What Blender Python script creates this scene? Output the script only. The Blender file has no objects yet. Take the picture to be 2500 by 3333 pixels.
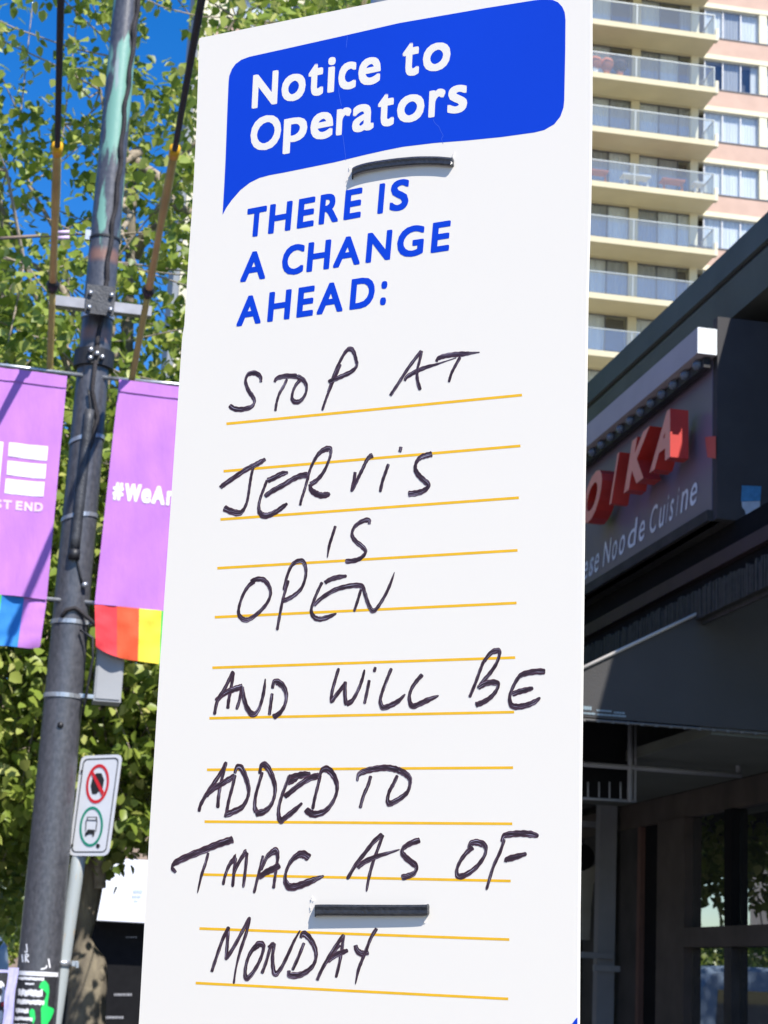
import bpy, math, random
from mathutils import Vector, Matrix
random.seed(7)
rnd = random.random
S = bpy.context.scene
COL = S.collection
rad = math.radians

# ------------------------------------------------------------------ camera
F = 6055.0; PITCH = rad(14.06); ROLL = rad(2.84)
CAM = Vector((0, 0, 1.6))
FW = Vector((0, math.cos(PITCH), math.sin(PITCH)))
_r0 = Vector((1, 0, 0)); _u0 = Vector((0, -math.sin(PITCH), math.cos(PITCH)))
RT = math.cos(ROLL)*_r0 + math.sin(ROLL)*_u0
UP = math.cos(ROLL)*_u0 - math.sin(ROLL)*_r0
cd = bpy.data.cameras.new('camera'); cam = bpy.data.objects.new('camera', cd); COL.objects.link(cam)
m = Matrix((RT, UP, -FW)).transposed().to_4x4(); m.translation = CAM
cam.matrix_world = m
cd.sensor_fit = 'VERTICAL'; cd.sensor_height = 36; cd.sensor_width = 27
cd.lens = 36*F/3333.0
cd.clip_start = 0.05; cd.clip_end = 2000
cd.dof.use_dof = True; cd.dof.focus_distance = 1.2; cd.dof.aperture_fstop = 42
S.camera = cam

# ------------------------------------------------------------------ light
SAZ, SEL = rad(151), rad(50)
SUN = Vector((math.sin(SAZ)*math.cos(SEL), math.cos(SAZ)*math.cos(SEL), math.sin(SEL)))
w = bpy.data.worlds.new('World'); S.world = w; w.use_nodes = True
nt = w.node_tree; bg = nt.nodes['Background']
sky = nt.nodes.new('ShaderNodeTexSky'); sky.sky_type = 'NISHITA'; sky.sun_disc = False
sky.sun_elevation = SEL; sky.sun_rotation = SAZ
sky.air_density = 1.0; sky.dust_density = 0.2; sky.ozone_density = 3.0
hs = nt.nodes.new('ShaderNodeHueSaturation'); hs.inputs['Saturation'].default_value = 1.42; hs.inputs['Hue'].default_value = .511
nt.links.new(sky.outputs[0], hs.inputs['Color']); nt.links.new(hs.outputs[0], bg.inputs[0])
bg.inputs[1].default_value = 0.135
ld = bpy.data.lights.new('sun', 'SUN'); ld.energy = 4.8; ld.angle = rad(0.5); ld.color = (1, 0.95, 0.88)
sun = bpy.data.objects.new('sun', ld); COL.objects.link(sun)
sun.rotation_euler = (-SUN).to_track_quat('-Z', 'Y').to_euler(); sun.location = (0, 0, 30)
S.view_settings.view_transform = 'Standard'; S.view_settings.look = 'None'
S.view_settings.exposure = 0.58; S.view_settings.gamma = 1; S.view_settings.use_curve_mapping = False

# ------------------------------------------------------------------ helpers
def ray(x, y): return FW + RT*((x-1250)/F) - UP*((y-1666.5)/F)
class Plane:
    def __init__(s, p, n): s.p = Vector(p); s.n = Vector(n).normalized()
    def hit(s, x, y):
        v = ray(x, y); return CAM + v*((s.p-CAM).dot(s.n)/v.dot(s.n))
    def off(s, d): return Plane(s.p + s.n*d, s.n)

def node(nt, t, **k):
    n = nt.nodes.new(t)
    for a, b in k.items(): setattr(n, a, b)
    return n
def mat(name, col, rough=.6, var=.12, scale=8, bump=0, bscale=60, metal=0, spec=.5, col2=None, trans=0, stretch=None, f2=(.45, .6)):
    m = bpy.data.materials.new(name); m.use_nodes = True
    nt = m.node_tree; b = nt.nodes['Principled BSDF']; L = nt.links.new
    b.inputs['Roughness'].default_value = rough; b.inputs['Metallic'].default_value = metal
    b.inputs['Specular IOR Level'].default_value = spec
    tc = node(nt, 'ShaderNodeTexCoord'); mp = node(nt, 'ShaderNodeMapping'); L(tc.outputs['Object'], mp.inputs[0])
    if stretch: mp.inputs['Scale'].default_value = stretch
    n = node(nt, 'ShaderNodeTexNoise'); n.inputs['Scale'].default_value = scale; n.inputs['Detail'].default_value = 6
    L(mp.outputs[0], n.inputs['Vector'])
    r = node(nt, 'ShaderNodeValToRGB'); L(n.outputs[0], r.inputs[0])
    c = Vector(col[:3])
    if col2: r.color_ramp.elements[0].position, r.color_ramp.elements[1].position = f2
    else: r.color_ramp.elements[0].position, r.color_ramp.elements[1].position = .3, .7
    a = c*(1-var); z = Vector(col2) if col2 else c*(1+var)
    r.color_ramp.elements[0].color = (*a, 1); r.color_ramp.elements[1].color = (*[min(1, q) for q in z], 1)
    L(r.outputs[0], b.inputs['Base Color'])
    if bump:
        n2 = node(nt, 'ShaderNodeTexNoise'); n2.inputs['Scale'].default_value = bscale; n2.inputs['Detail'].default_value = 4
        L(mp.outputs[0], n2.inputs['Vector'])
        bp = node(nt, 'ShaderNodeBump'); bp.inputs['Strength'].default_value = bump; bp.inputs['Distance'].default_value = .01
        L(n2.outputs[0], bp.inputs['Height']); L(bp.outputs[0], b.inputs['Normal'])
    m['bsdf'] = 1
    return m

def tag(o, label=None, cat=None, group=None, kind=None):
    if label: o['label'] = label
    if cat: o['category'] = cat
    if group: o['group'] = group
    if kind: o['kind'] = kind
    return o
def empty(name, loc, label, cat, group=None):
    o = bpy.data.objects.new(name, None); COL.objects.link(o); o.location = loc; o.empty_display_size = .1
    bpy.context.view_layer.update()
    return tag(o, label, cat, group)
class MB:
    def __init__(s): s.v = []; s.f = []; s.uv = []; s.mi = []
    def face(s, pts, uv=None, mi=0):
        i = len(s.v); s.v += [Vector(p) for p in pts]; s.f.append(tuple(range(i, i+len(pts))))
        s.uv.append(uv or [(0, 0)]*len(pts)); s.mi.append(mi)
    def quadgrid(s, rows, closed=False, mi=0, uv=False):
        i = len(s.v); n = len(rows[0])
        for r in rows: s.v += [Vector(p) for p in r]
        for a in range(len(rows)-1):
            for b in range(n if closed else n-1):
                c = (b+1) % n
                s.f.append((i+a*n+b, i+a*n+c, i+(a+1)*n+c, i+(a+1)*n+b)); s.mi.append(mi)
                s.uv.append([(b/n, a/len(rows)), ((b+1)/n, a/len(rows)), ((b+1)/n, (a+1)/len(rows)), (b/n, (a+1)/len(rows))])
    def box(s, o, X, Y, Z, mi=0):
        o, X, Y, Z = map(Vector, (o, X, Y, Z)); i = len(s.v)
        s.v += [o, o+X, o+X+Y, o+Y, o+Z, o+X+Z, o+X+Y+Z, o+Y+Z]
        fl = X.cross(Y).dot(Z) < 0
        for q in ((3, 2, 1, 0), (4, 5, 6, 7), (0, 1, 5, 4), (1, 2, 6, 5), (2, 3, 7, 6), (3, 0, 4, 7)):
            q = q[::-1] if fl else q
            s.f.append(tuple(i+k for k in q)); s.uv.append([(0, 0)]*4); s.mi.append(mi)
    def prism(s, pts, ext, mi=0):
        pts = [Vector(p) for p in pts]; ext = Vector(ext); n = len(pts); i = len(s.v)
        s.v += pts + [p+ext for p in pts]
        s.f.append(tuple(range(i, i+n))); s.f.append(tuple(range(i+2*n-1, i+n-1, -1)))
        for k in range(n):
            j = (k+1) % n; s.f.append((i+k, i+n+k, i+n+j, i+j))
        s.uv += [[(0, 0)]*n]*2 + [[(0, 0)]*4]*n; s.mi += [mi]*(n+2)
    def tube(s, path, radii, n=10, mi=0, cap=True):
        path = [Vector(p) for p in path]
        if not hasattr(radii, '__len__'): radii = [radii]*len(path)
        t0 = (path[1]-path[0]).normalized(); u = t0.orthogonal().normalized(); rows = []
        for k, p in enumerate(path):
            t = (path[min(k+1, len(path)-1)]-path[max(k-1, 0)]).normalized()
            u = (u - t*u.dot(t)).normalized(); v = t.cross(u)
            rows.append([p + (u*math.cos(a)+v*math.sin(a))*radii[k] for a in [2*math.pi*j/n for j in range(n)]])
        i = len(s.v); s.quadgrid(rows, True, mi)
        if cap:
            s.f.append(tuple(i+k for k in range(n-1, -1, -1))); s.uv.append([(0, 0)]*n); s.mi.append(mi)
            e = i+(len(rows)-1)*n; s.f.append(tuple(e+k for k in range(n))); s.uv.append([(0, 0)]*n); s.mi.append(mi)
    def build(s, name, mats, parent=None, smooth=False):
        me = bpy.data.meshes.new(name)
        inv = parent.matrix_world.inverted() if parent else Matrix()
        me.from_pydata([inv @ v for v in s.v], [], s.f)
        ul = me.uv_layers.new(name='UVMap'); k = 0
        for uvs in s.uv:
            for q in uvs: ul.data[k].uv = q; k += 1
        if not isinstance(mats, (list, tuple)): mats = [mats]
        for m in mats: me.materials.append(m)
        me.polygons.foreach_set('material_index', s.mi)
        if smooth: me.polygons.foreach_set('use_smooth', [True]*len(me.polygons))
        me.update()
        o = bpy.data.objects.new(name, me); COL.objects.link(o)
        if parent: o.parent = parent
        return o
def upd(): bpy.context.view_layer.update()

_gc = {}
def glyph(ch, off=0.0, res=4):
    k = (ch, off)
    if k not in _gc:
        c = bpy.data.curves.new('g', 'FONT'); c.body = ch; c.offset = off; c.resolution_u = res
        o = bpy.data.objects.new('g', c); COL.objects.link(o)
        dg = bpy.context.evaluated_depsgraph_get(); me = o.evaluated_get(dg).to_mesh()
        vs = [(v.co.x, v.co.y) for v in me.vertices]; fs = [tuple(p.vertices) for p in me.polygons]
        o.evaluated_get(dg).to_mesh_clear(); bpy.data.objects.remove(o); bpy.data.curves.remove(c)
        x0 = min(v[0] for v in vs); x1 = max(v[0] for v in vs); y0 = min(v[1] for v in vs); y1 = max(v[1] for v in vs)
        vs = [((x-x0)/(x1-x0), (y-y0)/(y1-y0)) for x, y in vs]
        # weld duplicates
        _gc[k] = (vs, fs)
    return _gc[k]
HT = {c: (0, 1) for c in 'ABCDEFGHIJKLMNOPQRSTUVWXYZ#0123456789'}
for c in 'OCGSQ': HT[c] = (-.02, 1.02)
for c in 'oceasu': HT[c] = (-.025, .76)
for c in 'rnm': HT[c] = (0, .76)
HT.update({'t': (-.02, .94), 'i': (0, 1.03), 'p': (-.27, .77), 'd': (-.02, 1.05), 'l': (0, 1.05), ':': (0, .76), 'u': (-.02, .75)})
def glyphs_px(mb, plane, conv, items, base, cap, k=0, off=.012, ext=None, mi=0, bold=0, lay=5e-6):
    """items: (char, xl, xr) in picture measurements of the lettering; base, cap: two points each of baseline and cap line"""
    def line(p, x): (a, b), (c, d) = p; return b+(d-b)*(x-a)/(c-a)
    for it in items:
        ch, xl, xr = it[:3]
        vs, fs = glyph(ch, off); lo, hi = HT.get(ch, (0, 1))
        xl += bold*.9; xr -= bold*.9
        xm = (xl+xr)/2; H = line(base, xm)-line(cap, xm); wd = (xr-xl)-abs(k)*H*(hi-lo)*(.8 if ch in 'NHEMIDLRTi' else .45)
        HH = H - bold*1.6
        for sh in range(9 if bold else 1):
          bx_, by_ = ((0, 0), (1, 0), (-1, 0), (0, 1), (0, -1), (.86, .86), (-.86, .86), (.86, -.86), (-.86, -.86))[sh]; bx_ *= bold; by_ *= bold
          P = []
          for u, v in vs:
            h = lo+(hi-lo)*v; x = xm+(u-.5)*wd
            yb = line(base, x); yt = line(cap, x); y = yb+(yt-yb)*h
            if bold: y += (h-.5)*bold*1.7
            x += k*H*(h-(lo+hi)/2)
            P.append(plane.hit(*conv(x+bx_, y+by_))+plane.n*(lay*sh))
          i = len(mb.v); mb.v += P
          for f in fs:
            a, b, c = P[f[0]], P[f[1]], P[f[2]]
            g = f if (b-a).cross(c-a).dot(plane.n) > 0 else f[::-1]
            mb.f.append(tuple(i+q for q in g)); mb.uv.append([(0, 0)]*len(g)); mb.mi.append(mi)
        if ext is not None:   # solid letter: walls along boundary edges
            E = {}
            for f in fs:
                for a in range(len(f)):
                    e = (f[a], f[(a+1) % len(f)]); key = tuple(sorted((tuple(round(q, 5) for q in vs[e[0]]), tuple(round(q, 5) for q in vs[e[1]]))))
                    E.setdefault(key, []).append(e)
            for key, l in E.items():
                if len(l) == 1:
                    a, b = l[0]; mb.face([P[a], P[b], P[b]+ext, P[a]+ext], mi=mi)
def cv(ox, oy, s): return lambda x, y: (ox+x/s, oy+y/s)

def smooth_path(pts, n=7):
    pts = [(p[0], p[1], p[2] if len(p) > 2 else 1.0) for p in pts]
    if len(pts) == 2: return [tuple(pts[0][j]+(pts[1][j]-pts[0][j])*k/n for j in range(3)) for k in range(n+1)]
    P = [pts[0]]+pts+[pts[-1]]; out = []
    for i in range(1, len(P)-2):
        for q in range(n):
            t = q/n; o = []
            for j in range(3):
                a, b, c, d = P[i-1][j], P[i][j], P[i+1][j], P[i+2][j]
                o.append(.5*((2*b)+(c-a)*t+(2*a-5*b+4*c-d)*t*t+(3*b-a-3*c+d)*t**3))
            out.append(tuple(o))
    out.append(pts[-1]); return out
def stroke(mb, plane, conv, pts, W, mn, chisel=True, ends=True, seedo=0):
    sp = smooth_path(pts); sp = [(*conv(x, y), max(.15, q)) for x, y, q in sp]
    ws = []; ts = []
    for i in range(len(sp)):
        a = sp[max(0, i-1)]; b = sp[min(len(sp)-1, i+1)]
        dx, dy = b[0]-a[0], b[1]-a[1]; l = math.hypot(dx, dy) or 1; dx /= l; dy /= l
        ts.append((dx, dy))
        if chisel:
            c = abs(dx*math.cos(rad(14))+dy*math.sin(rad(14)))
            wv = mn+(W-mn)*c**1.5
        else: wv = W
        ws.append(wv*sp[i][2])
    for _ in range(2): ws = [(ws[max(0, i-1)]+ws[i]*2+ws[min(len(ws)-1, i+1)])/4 for i in range(len(ws))]
    if chisel:
        ws = [w_*(1+.07*math.sin(i*1.3+seedo)+.05*(rnd()-.5)) for i, w_ in enumerate(ws)]
        ws[0] *= .62; ws[-1] *= .5
    L = 0; row = []
    for i, (x, y, q) in enumerate(sp):
        if i: L += math.hypot(x-sp[i-1][0], y-sp[i-1][1])
        dx, dy = ts[i]; h = ws[i]/2
        row.append((plane.hit(x-dy*h, y+dx*h), plane.hit(x, y), plane.hit(x+dy*h, y-dx*h), L))
    for i in range(len(row)-1):
        a, b = row[i], row[i+1]; u0, u1 = a[3]/100+seedo*7.3, b[3]/100+seedo*7.3
        for j in (0, 1):
            q = [a[j], a[j+1], b[j+1], b[j]]; uv = [(u0, j/2), (u0, (j+1)/2), (u1, (j+1)/2), (u1, j/2)]
            if (q[1]-q[0]).cross(q[3]-q[0]).dot(plane.n) < 0: q = q[::-1]; uv = uv[::-1]
            mb.face(q, uv)

# street frame: d along the street, e across it (towards the buildings)
SA = rad(-11.2)
D = Vector((math.sin(SA), math.cos(SA), 0)); Ee = Vector((math.cos(SA), -math.sin(SA), 0)); Z = Vector((0, 0, 1))
def P3(a, b, z): return D*a + Ee*b + Z*z
def planeA(a): return Plane(P3(a, 0, 0), -D)        # faces the camera
def planeB(b): return Plane(P3(0, b, 0), -Ee)       # faces the street
def ab(p): return p.dot(D), p.dot(Ee), p.z

# ------------------------------------------------------------------ materials
M = {}
M['asphalt'] = mat('asphalt', (.05, .05, .052), .9, .3, 3, .5, 200)
M['concrete'] = mat('concrete', (.20, .195, .185), .85, .15, 2, .3, 120)
M['kerb'] = mat('kerb', (.4, .39, .37), .85, .15, 5, .2, 80)
M['linewhite'] = mat('linewhite', (.7, .7, .68), .7)
M['board'] = mat('board', (.868, .815, .715), .5, .008, 3)
M['blue'] = mat('blue', (.002, .052, .57), .6, .04, 6, spec=.15)
M['white_print'] = mat('white_print', (.868, .815, .715), .45, .01, 20)
M['yellow_print'] = mat('yellow_print', (.88, .49, .012), .5, .06, 120)
M['crack'] = mat('crack', (.06, .15, .70), .4)
M['torn'] = mat('torn', (.75, .72, .68), .6, .2, 300)
M['tie'] = mat('tie', (.032, .034, .038), .2, .25, 300, .15, 500)
M['galv'] = mat('galv', (.42, .45, .46), .38, .15, 12, .1, 60, metal=.6)
M['pole_dark'] = mat('pole_dark', (.045, .047, .052), .5, .4, 20, .3, 80)
M['black'] = mat('black', (.018, .018, .02), .5, .3, 30)
M['strap'] = mat('strap', (.5, .52, .54), .35, .2, 30, metal=.7)
M['cable'] = mat('cable', (.03, .026, .028), .8, .4, 80, .6, 200)
M['yellow_guard'] = mat('yellow_guard', (.50, .355, .11), .6, .2, 6, .15, 60)
M['yellow_tip'] = mat('yellow_tip', (.8, .42, .01), .5)
M['grey_box'] = mat('grey_box', (.33, .34, .35), .5, .06, 6)
M['arm'] = mat('arm', (.30, .30, .32), .5, .15, 14, metal=.3)
M['purple'] = mat('purple', (.47, .185, .56), .75, .05, 2.5, .6, 7, stretch=(2.2, 2.2, .8))
M['b_red'] = mat('b_red', (.75, .045, .06), .75, .05, 2.5, .6, 7, stretch=(2.2, 2.2, .8))
M['b_orange'] = mat('b_orange', (.78, .10, .03), .75, .05, 2.5, .6, 7, stretch=(2.2, 2.2, .8))
M['b_yellow'] = mat('b_yellow', (.85, .68, .05), .75, .05, 2.5, .6, 7, stretch=(2.2, 2.2, .8))
M['b_green'] = mat('b_green', (.08, .55, .10), .75, .05, 2.5, .6, 7, stretch=(2.2, 2.2, .8))
M['b_blue'] = mat('b_blue', (.02, .22, .60), .75, .05, 2.5, .6, 7, stretch=(2.2, 2.2, .8))
M['cloth_white'] = mat('cloth_white', (.8, .8, .82), .75)
M['cloth_pink'] = mat('cloth_pink', (.78, .58, .80), .75)
M['sign_white'] = mat('sign_white', (.72, .73, .75), .4, .03, 10)
M['sign_red'] = mat('sign_red', (.65, .02, .03), .4)
M['sign_green'] = mat('sign_green', (.0, .26, .16), .4)
M['sign_black'] = mat('sign_black', (.02, .02, .022), .4)
M['pipe'] = mat('pipe', (.40, .44, .44), .5, .1, 10, .1, 50, col2=(.45, .30, .14), f2=(.60, .68), stretch=(3, 3, .6))
M['bark'] = mat('bark', (.17, .145, .115), .95, .35, 14, .35, 60, stretch=(1, 1, .35), col2=(.25, .215, .15), f2=(.3, .75))
M['twig'] = mat('twig', (.30, .25, .19), .9, .3, 20, .4, 60)
M['cream'] = mat('cream', (.60, .535, .355), .8, .05, 1)
M['cream_light'] = mat('cream_light', (.68, .63, .46), .8, .05, 1)
M['pinkbrick'] = mat('pinkbrick', (.52, .36, .285), .85, .06, 1.5, .1, 20)
M['soffit_cream'] = mat('soffit_cream', (.50, .44, .25), .9, .08, .8)
M['greyside'] = mat('greyside', (.24, .26, .28), .8, .08, 1)
M['winframe'] = mat('winframe', (.10, .10, .11), .5)
M['winframe_white'] = mat('winframe_white', (.55, .56, .58), .5)
M['curtain'] = mat('curtain', (.90, .86, .78), .9, .12, 1, stretch=(6, 6, .2))
M['curtain_grey'] = mat('curtain_grey', (.50, .48, .45), .9, .15, 1, stretch=(6, 6, .2))
M['roomdark'] = mat('roomdark', (.085, .08, .075), .6, .3, .6)
M['railmetal'] = mat('railmetal', (.34, .37, .36), .4, .05, 5, metal=.4)
M['slate'] = mat('slate', (.10, .118, .108), .7, .15, 3, .1, 40)
M['slate2'] = mat('slate2', (.11, .118, .092), .75, .15, 3, .1, 40)
M['lilac'] = mat('lilac', (.50, .44, .46), .55, .06, 4)
M['white_end'] = mat('white_end', (.8, .84, .84), .5, .02)
M['navy'] = mat('navy', (.040, .038, .040), .75, .12, 8, .15, 200)
M['panel'] = mat('panel', (.20, .165, .215), .34, .05, 3, spec=.5)
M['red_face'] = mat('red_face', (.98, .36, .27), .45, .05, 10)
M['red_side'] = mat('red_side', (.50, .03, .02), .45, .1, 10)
M['signgrey'] = mat('signgrey', (.78, .80, .84), .5)
M['bulb'] = mat('bulb', (.12, .15, .2), .25)
M['maroon'] = mat('maroon', (.035, .02, .025), .6, .2, 6)
M['rib'] = mat('rib', (.04, .04, .036), .7, .3, 30)
M['awning'] = mat('awning', (.045, .043, .042), .7, .08, 4, .2, 150)
M['awning_edge'] = mat('awning_edge', (.5, .46, .40), .5)
M['frame_grey'] = mat('frame_grey', (.27, .27, .28), .5, .15, 8)
M['ceiling'] = mat('ceiling', (.11, .115, .095), .85, .15, 2)
M['brownbeam'] = mat('brownbeam', (.065, .048, .04), .7, .25, 6)
M['printdim'] = mat('printdim', (.25, .33, .37), .6)
M['painted_reflection'] = mat('painted_reflection', (.55, .11, .08), .4)
M['dimmetal'] = mat('dimmetal', (.12, .115, .105), .6)
M['column'] = mat('column', (.22, .22, .23), .7, .08, 4)
M['darkwall'] = mat('darkwall', (.038, .034, .032), .8, .4, 5)
M['redline'] = mat('redline', (.12, .06, .045), .7)
M['beigeobj'] = mat('beigeobj', (.30, .28, .23), .8)
M['interior'] = mat('interior', (.012, .012, .013), .95, spec=.08)
M['shopwhite'] = mat('shopwhite', (.8, .82, .86), .6, .03, 2)
M['stickerblue'] = mat('stickerblue', (.05, .22, .42), .5, .2, 60)
M['stickerpale'] = mat('stickerpale', (.45, .52, .60), .5, .1, 40)
M['vanblue'] = mat('vanblue', (.34, .44, .58), .35, .03, 2)
M['tyre'] = mat('tyre', (.02, .02, .02), .9)
M['tanwall'] = mat('tanwall', (.26, .19, .14), .85, .1, 3)
M['beigewall'] = mat('beigewall', (.55, .47, .38), .85, .1, 3)
M['lavender'] = mat('lavender', (.48, .46, .74), .6, .15, 8, .5, 20)
M['posterblack'] = mat('posterblack', (.03, .03, .034), .5, .3, 60)
M['postergreen'] = mat('postergreen', (.02, .60, .12), .5)
M['terracotta'] = mat('terracotta', (.5, .16, .08), .8)

def glassmat(name, tint, rough=.03, alpha=1.0, refl=.06):
    m = bpy.data.materials.new(name); m.use_nodes = True; nt = m.node_tree; nt.nodes.clear(); L = nt.links.new
    o = node(nt, 'ShaderNodeOutputMaterial'); g = node(nt, 'ShaderNodeBsdfGlossy'); g.inputs['Roughness'].default_value = rough
    g.inputs['Color'].default_value = (.9, .92, .95, 1)
    lw = node(nt, 'ShaderNodeLayerWeight'); pw_ = node(nt, 'ShaderNodeMath', operation='POWER'); L(lw.outputs['Facing'], pw_.inputs[0]); pw_.inputs[1].default_value = 3.0
    fr = node(nt, 'ShaderNodeMapRange'); L(pw_.outputs[0], fr.inputs[0]); fr.inputs[3].default_value = refl; fr.inputs[4].default_value = .95
    t = node(nt, 'ShaderNodeBsdfTransparent'); t.inputs['Color'].default_value = (*tint, 1)
    d = node(nt, 'ShaderNodeBsdfDiffuse'); d.inputs['Color'].default_value = (*tint, 1)
    mx = node(nt, 'ShaderNodeMixShader'); mx.inputs[0].default_value = alpha; L(t.outputs[0], mx.inputs[1]); L(d.outputs[0], mx.inputs[2])
    m2 = node(nt, 'ShaderNodeMixShader'); L(fr.outputs[0], m2.inputs[0]); L(mx.outputs[0], m2.inputs[1]); L(g.outputs[0], m2.inputs[2])
    L(m2.outputs[0], o.inputs[0]); return m
M['railglass'] = glassmat('railglass', (.86, .89, .90), .08, .07, .04)
M['shopglass'] = glassmat('shopglass', (.14, .15, .15), .01, .2, .28)
M['towerglass'] = glassmat('towerglass', (.90, .93, .96), .03, .0, .07)
M['carglass'] = glassmat('carglass', (.05, .07, .09), .02, .6)

# marker ink: streaks along the stroke, purple at the edges
def inkmat():
    m = bpy.data.materials.new('marker_ink'); m.use_nodes = True; nt = m.node_tree; b = nt.nodes['Principled BSDF']; L = nt.links.new
    b.inputs['Roughness'].default_value = .38
    uv = node(nt, 'ShaderNodeUVMap'); uv.uv_map = 'UVMap'
    mp = node(nt, 'ShaderNodeMapping'); mp.inputs['Scale'].default_value = (1.6, 9, 1); L(uv.outputs[0], mp.inputs[0])
    n = node(nt, 'ShaderNodeTexNoise'); n.inputs['Scale'].default_value = 1.0; n.inputs['Detail'].default_value = 3; L(mp.outputs[0], n.inputs['Vector'])
    r = node(nt, 'ShaderNodeValToRGB'); L(n.outputs[0], r.inputs[0]); e = r.color_ramp.elements
    e[0].position = .35; e[0].color = (.012, .008, .013, 1); e[1].position = .56; e[1].color = (.042, .021, .033, 1)
    q = e.new(.61); q.color = (.14, .09, .15, 1); q = e.new(.665); q.color = (.42, .40, .50, 1)
    sp = node(nt, 'ShaderNodeSeparateXYZ'); L(uv.outputs[0], sp.inputs[0])
    mt = node(nt, 'ShaderNodeMath', operation='SUBTRACT'); L(sp.outputs[1], mt.inputs[0]); mt.inputs[1].default_value = .5
    ma = node(nt, 'ShaderNodeMath', operation='ABSOLUTE'); L(mt.outputs[0], ma.inputs[0])
    mr = node(nt, 'ShaderNodeMapRange'); L(ma.outputs[0], mr.inputs[0]); mr.inputs[1].default_value = .30; mr.inputs[2].default_value = .5
    mx = node(nt, 'ShaderNodeMixRGB'); L(mr.outputs[0], mx.inputs[0]); L(r.outputs[0], mx.inputs[1]); mx.inputs[2].default_value = (.085, .022, .038, 1)
    L(mx.outputs[0], b.inputs['Base Color']); return m
M['ink'] = inkmat()

# post paint: dark grey worn to green and rust bands at their own heights
def polemat():
    m = bpy.data.materials.new('post_paint'); m.use_nodes = True; nt = m.node_tree; b = nt.nodes['Principled BSDF']; L = nt.links.new
    b.inputs['Roughness'].default_value = .36; b.inputs['Specular IOR Level'].default_value = .75
    tc = node(nt, 'ShaderNodeTexCoord'); sp = node(nt, 'ShaderNodeSeparateXYZ'); L(tc.outputs['Object'], sp.inputs[0])
    def noise(sc, st, det=6):
        mp = node(nt, 'ShaderNodeMapping'); mp.inputs['Scale'].default_value = st; L(tc.outputs['Object'], mp.inputs[0])
        n = node(nt, 'ShaderNodeTexNoise'); n.inputs['Scale'].default_value = sc; n.inputs['Detail'].default_value = det; L(mp.outputs[0], n.inputs[0]); return n
    def math_(op, a, b_=None):
        k = node(nt, 'ShaderNodeMath', operation=op)
        for i, q in enumerate((a, b_)):
            if q is None: continue
            if isinstance(q, (int, float)): k.inputs[i].default_value = q
            else: L(q, k.inputs[i])
        return k.outputs[0]
    def rng(v, a, b_):
        k = node(nt, 'ShaderNodeMapRange'); L(v, k.inputs[0]); k.inputs[1].default_value = a; k.inputs[2].default_value = b_; return k.outputs[0]
    def mix(f, c1, c2):
        k = node(nt, 'ShaderNodeMixRGB'); L(f, k.inputs[0])
        for i, q in ((1, c1), (2, c2)):
            if isinstance(q, tuple): k.inputs[i].default_value = (*q, 1)
            else: L(q, k.inputs[i])
        return k.outputs[0]
    n1 = noise(9, (1, 1, .22)); n2 = noise(14, (1, 1, .12)); n3 = noise(60, (1, 1, .6))
    base = mix(rng(n3.outputs[0], .3, .75), (.048, .050, .058), (.10, .10, .112))
    base = mix(math_('MULTIPLY', rng(n2.outputs[0], .56, .62), rng(sp.outputs[2], 4.2, 5.2)), base, (.16, .15, .165))
    gz = math_('ADD', n1.outputs[0], math_('MULTIPLY', rng(sp.outputs[2], GREEN0, GREEN0+1.2), .13))
    base = mix(math_('MULTIPLY', rng(gz, .545, .58), rng(sp.outputs[2], GREEN0-.1, GREEN0+.1)), base, (.18, .37, .29))
    gz2 = math_('MULTIPLY', rng(n2.outputs[0], .60, .66), rng(sp.outputs[2], GREEN0-.1, GREEN0+.3))
    base = mix(gz2, base, (.32, .38, .38))
    for zb in RUST:
        dd = math_('ABSOLUTE', math_('SUBTRACT', sp.outputs[2], zb))
        base = mix(math_('MULTIPLY', rng(math_('ADD', dd, math_('MULTIPLY', n2.outputs[0], .03)), .065, .03), .6), base, (.33, .15, .08))
    L(base, b.inputs['Base Color'])
    bp = node(nt, 'ShaderNodeBump'); bp.inputs['Strength'].default_value = .25; bp.inputs['Distance'].default_value = .004; L(n3.outputs[0], bp.inputs['Height']); L(bp.outputs[0], b.inputs['Normal'])
    return m

def leafmat():
    m = bpy.data.materials.new('leaf'); m.use_nodes = True; nt = m.node_tree; nt.nodes.clear(); L = nt.links.new
    o = node(nt, 'ShaderNodeOutputMaterial')
    at = node(nt, 'ShaderNodeAttribute'); at.attribute_name = 'tint'
    r = node(nt, 'ShaderNodeValToRGB'); L(at.outputs['Fac'], r.inputs[0]); e = r.color_ramp.elements
    e[0].position = 0; e[0].color = (.11, .175, .03, 1); e[1].position = 1; e[1].color = (.60, .60, .20, 1)
    q = e.new(.5); q.color = (.27, .36, .055, 1); q = e.new(.8); q.color = (.43, .49, .11, 1)
    p = node(nt, 'ShaderNodeBsdfPrincipled'); p.inputs['Roughness'].default_value = .42; p.inputs['Specular IOR Level'].default_value = .45; L(r.outputs[0], p.inputs['Base Color'])
    t = node(nt, 'ShaderNodeBsdfTranslucent'); L(r.outputs[0], t.inputs['Color'])
    mx = node(nt, 'ShaderNodeMixShader'); mx.inputs[0].default_value = .42; L(p.outputs[0], mx.inputs[1]); L(t.outputs[0], mx.inputs[2]); L(mx.outputs[0], o.inputs[0])
    return m
M['leaf'] = leafmat()

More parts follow.
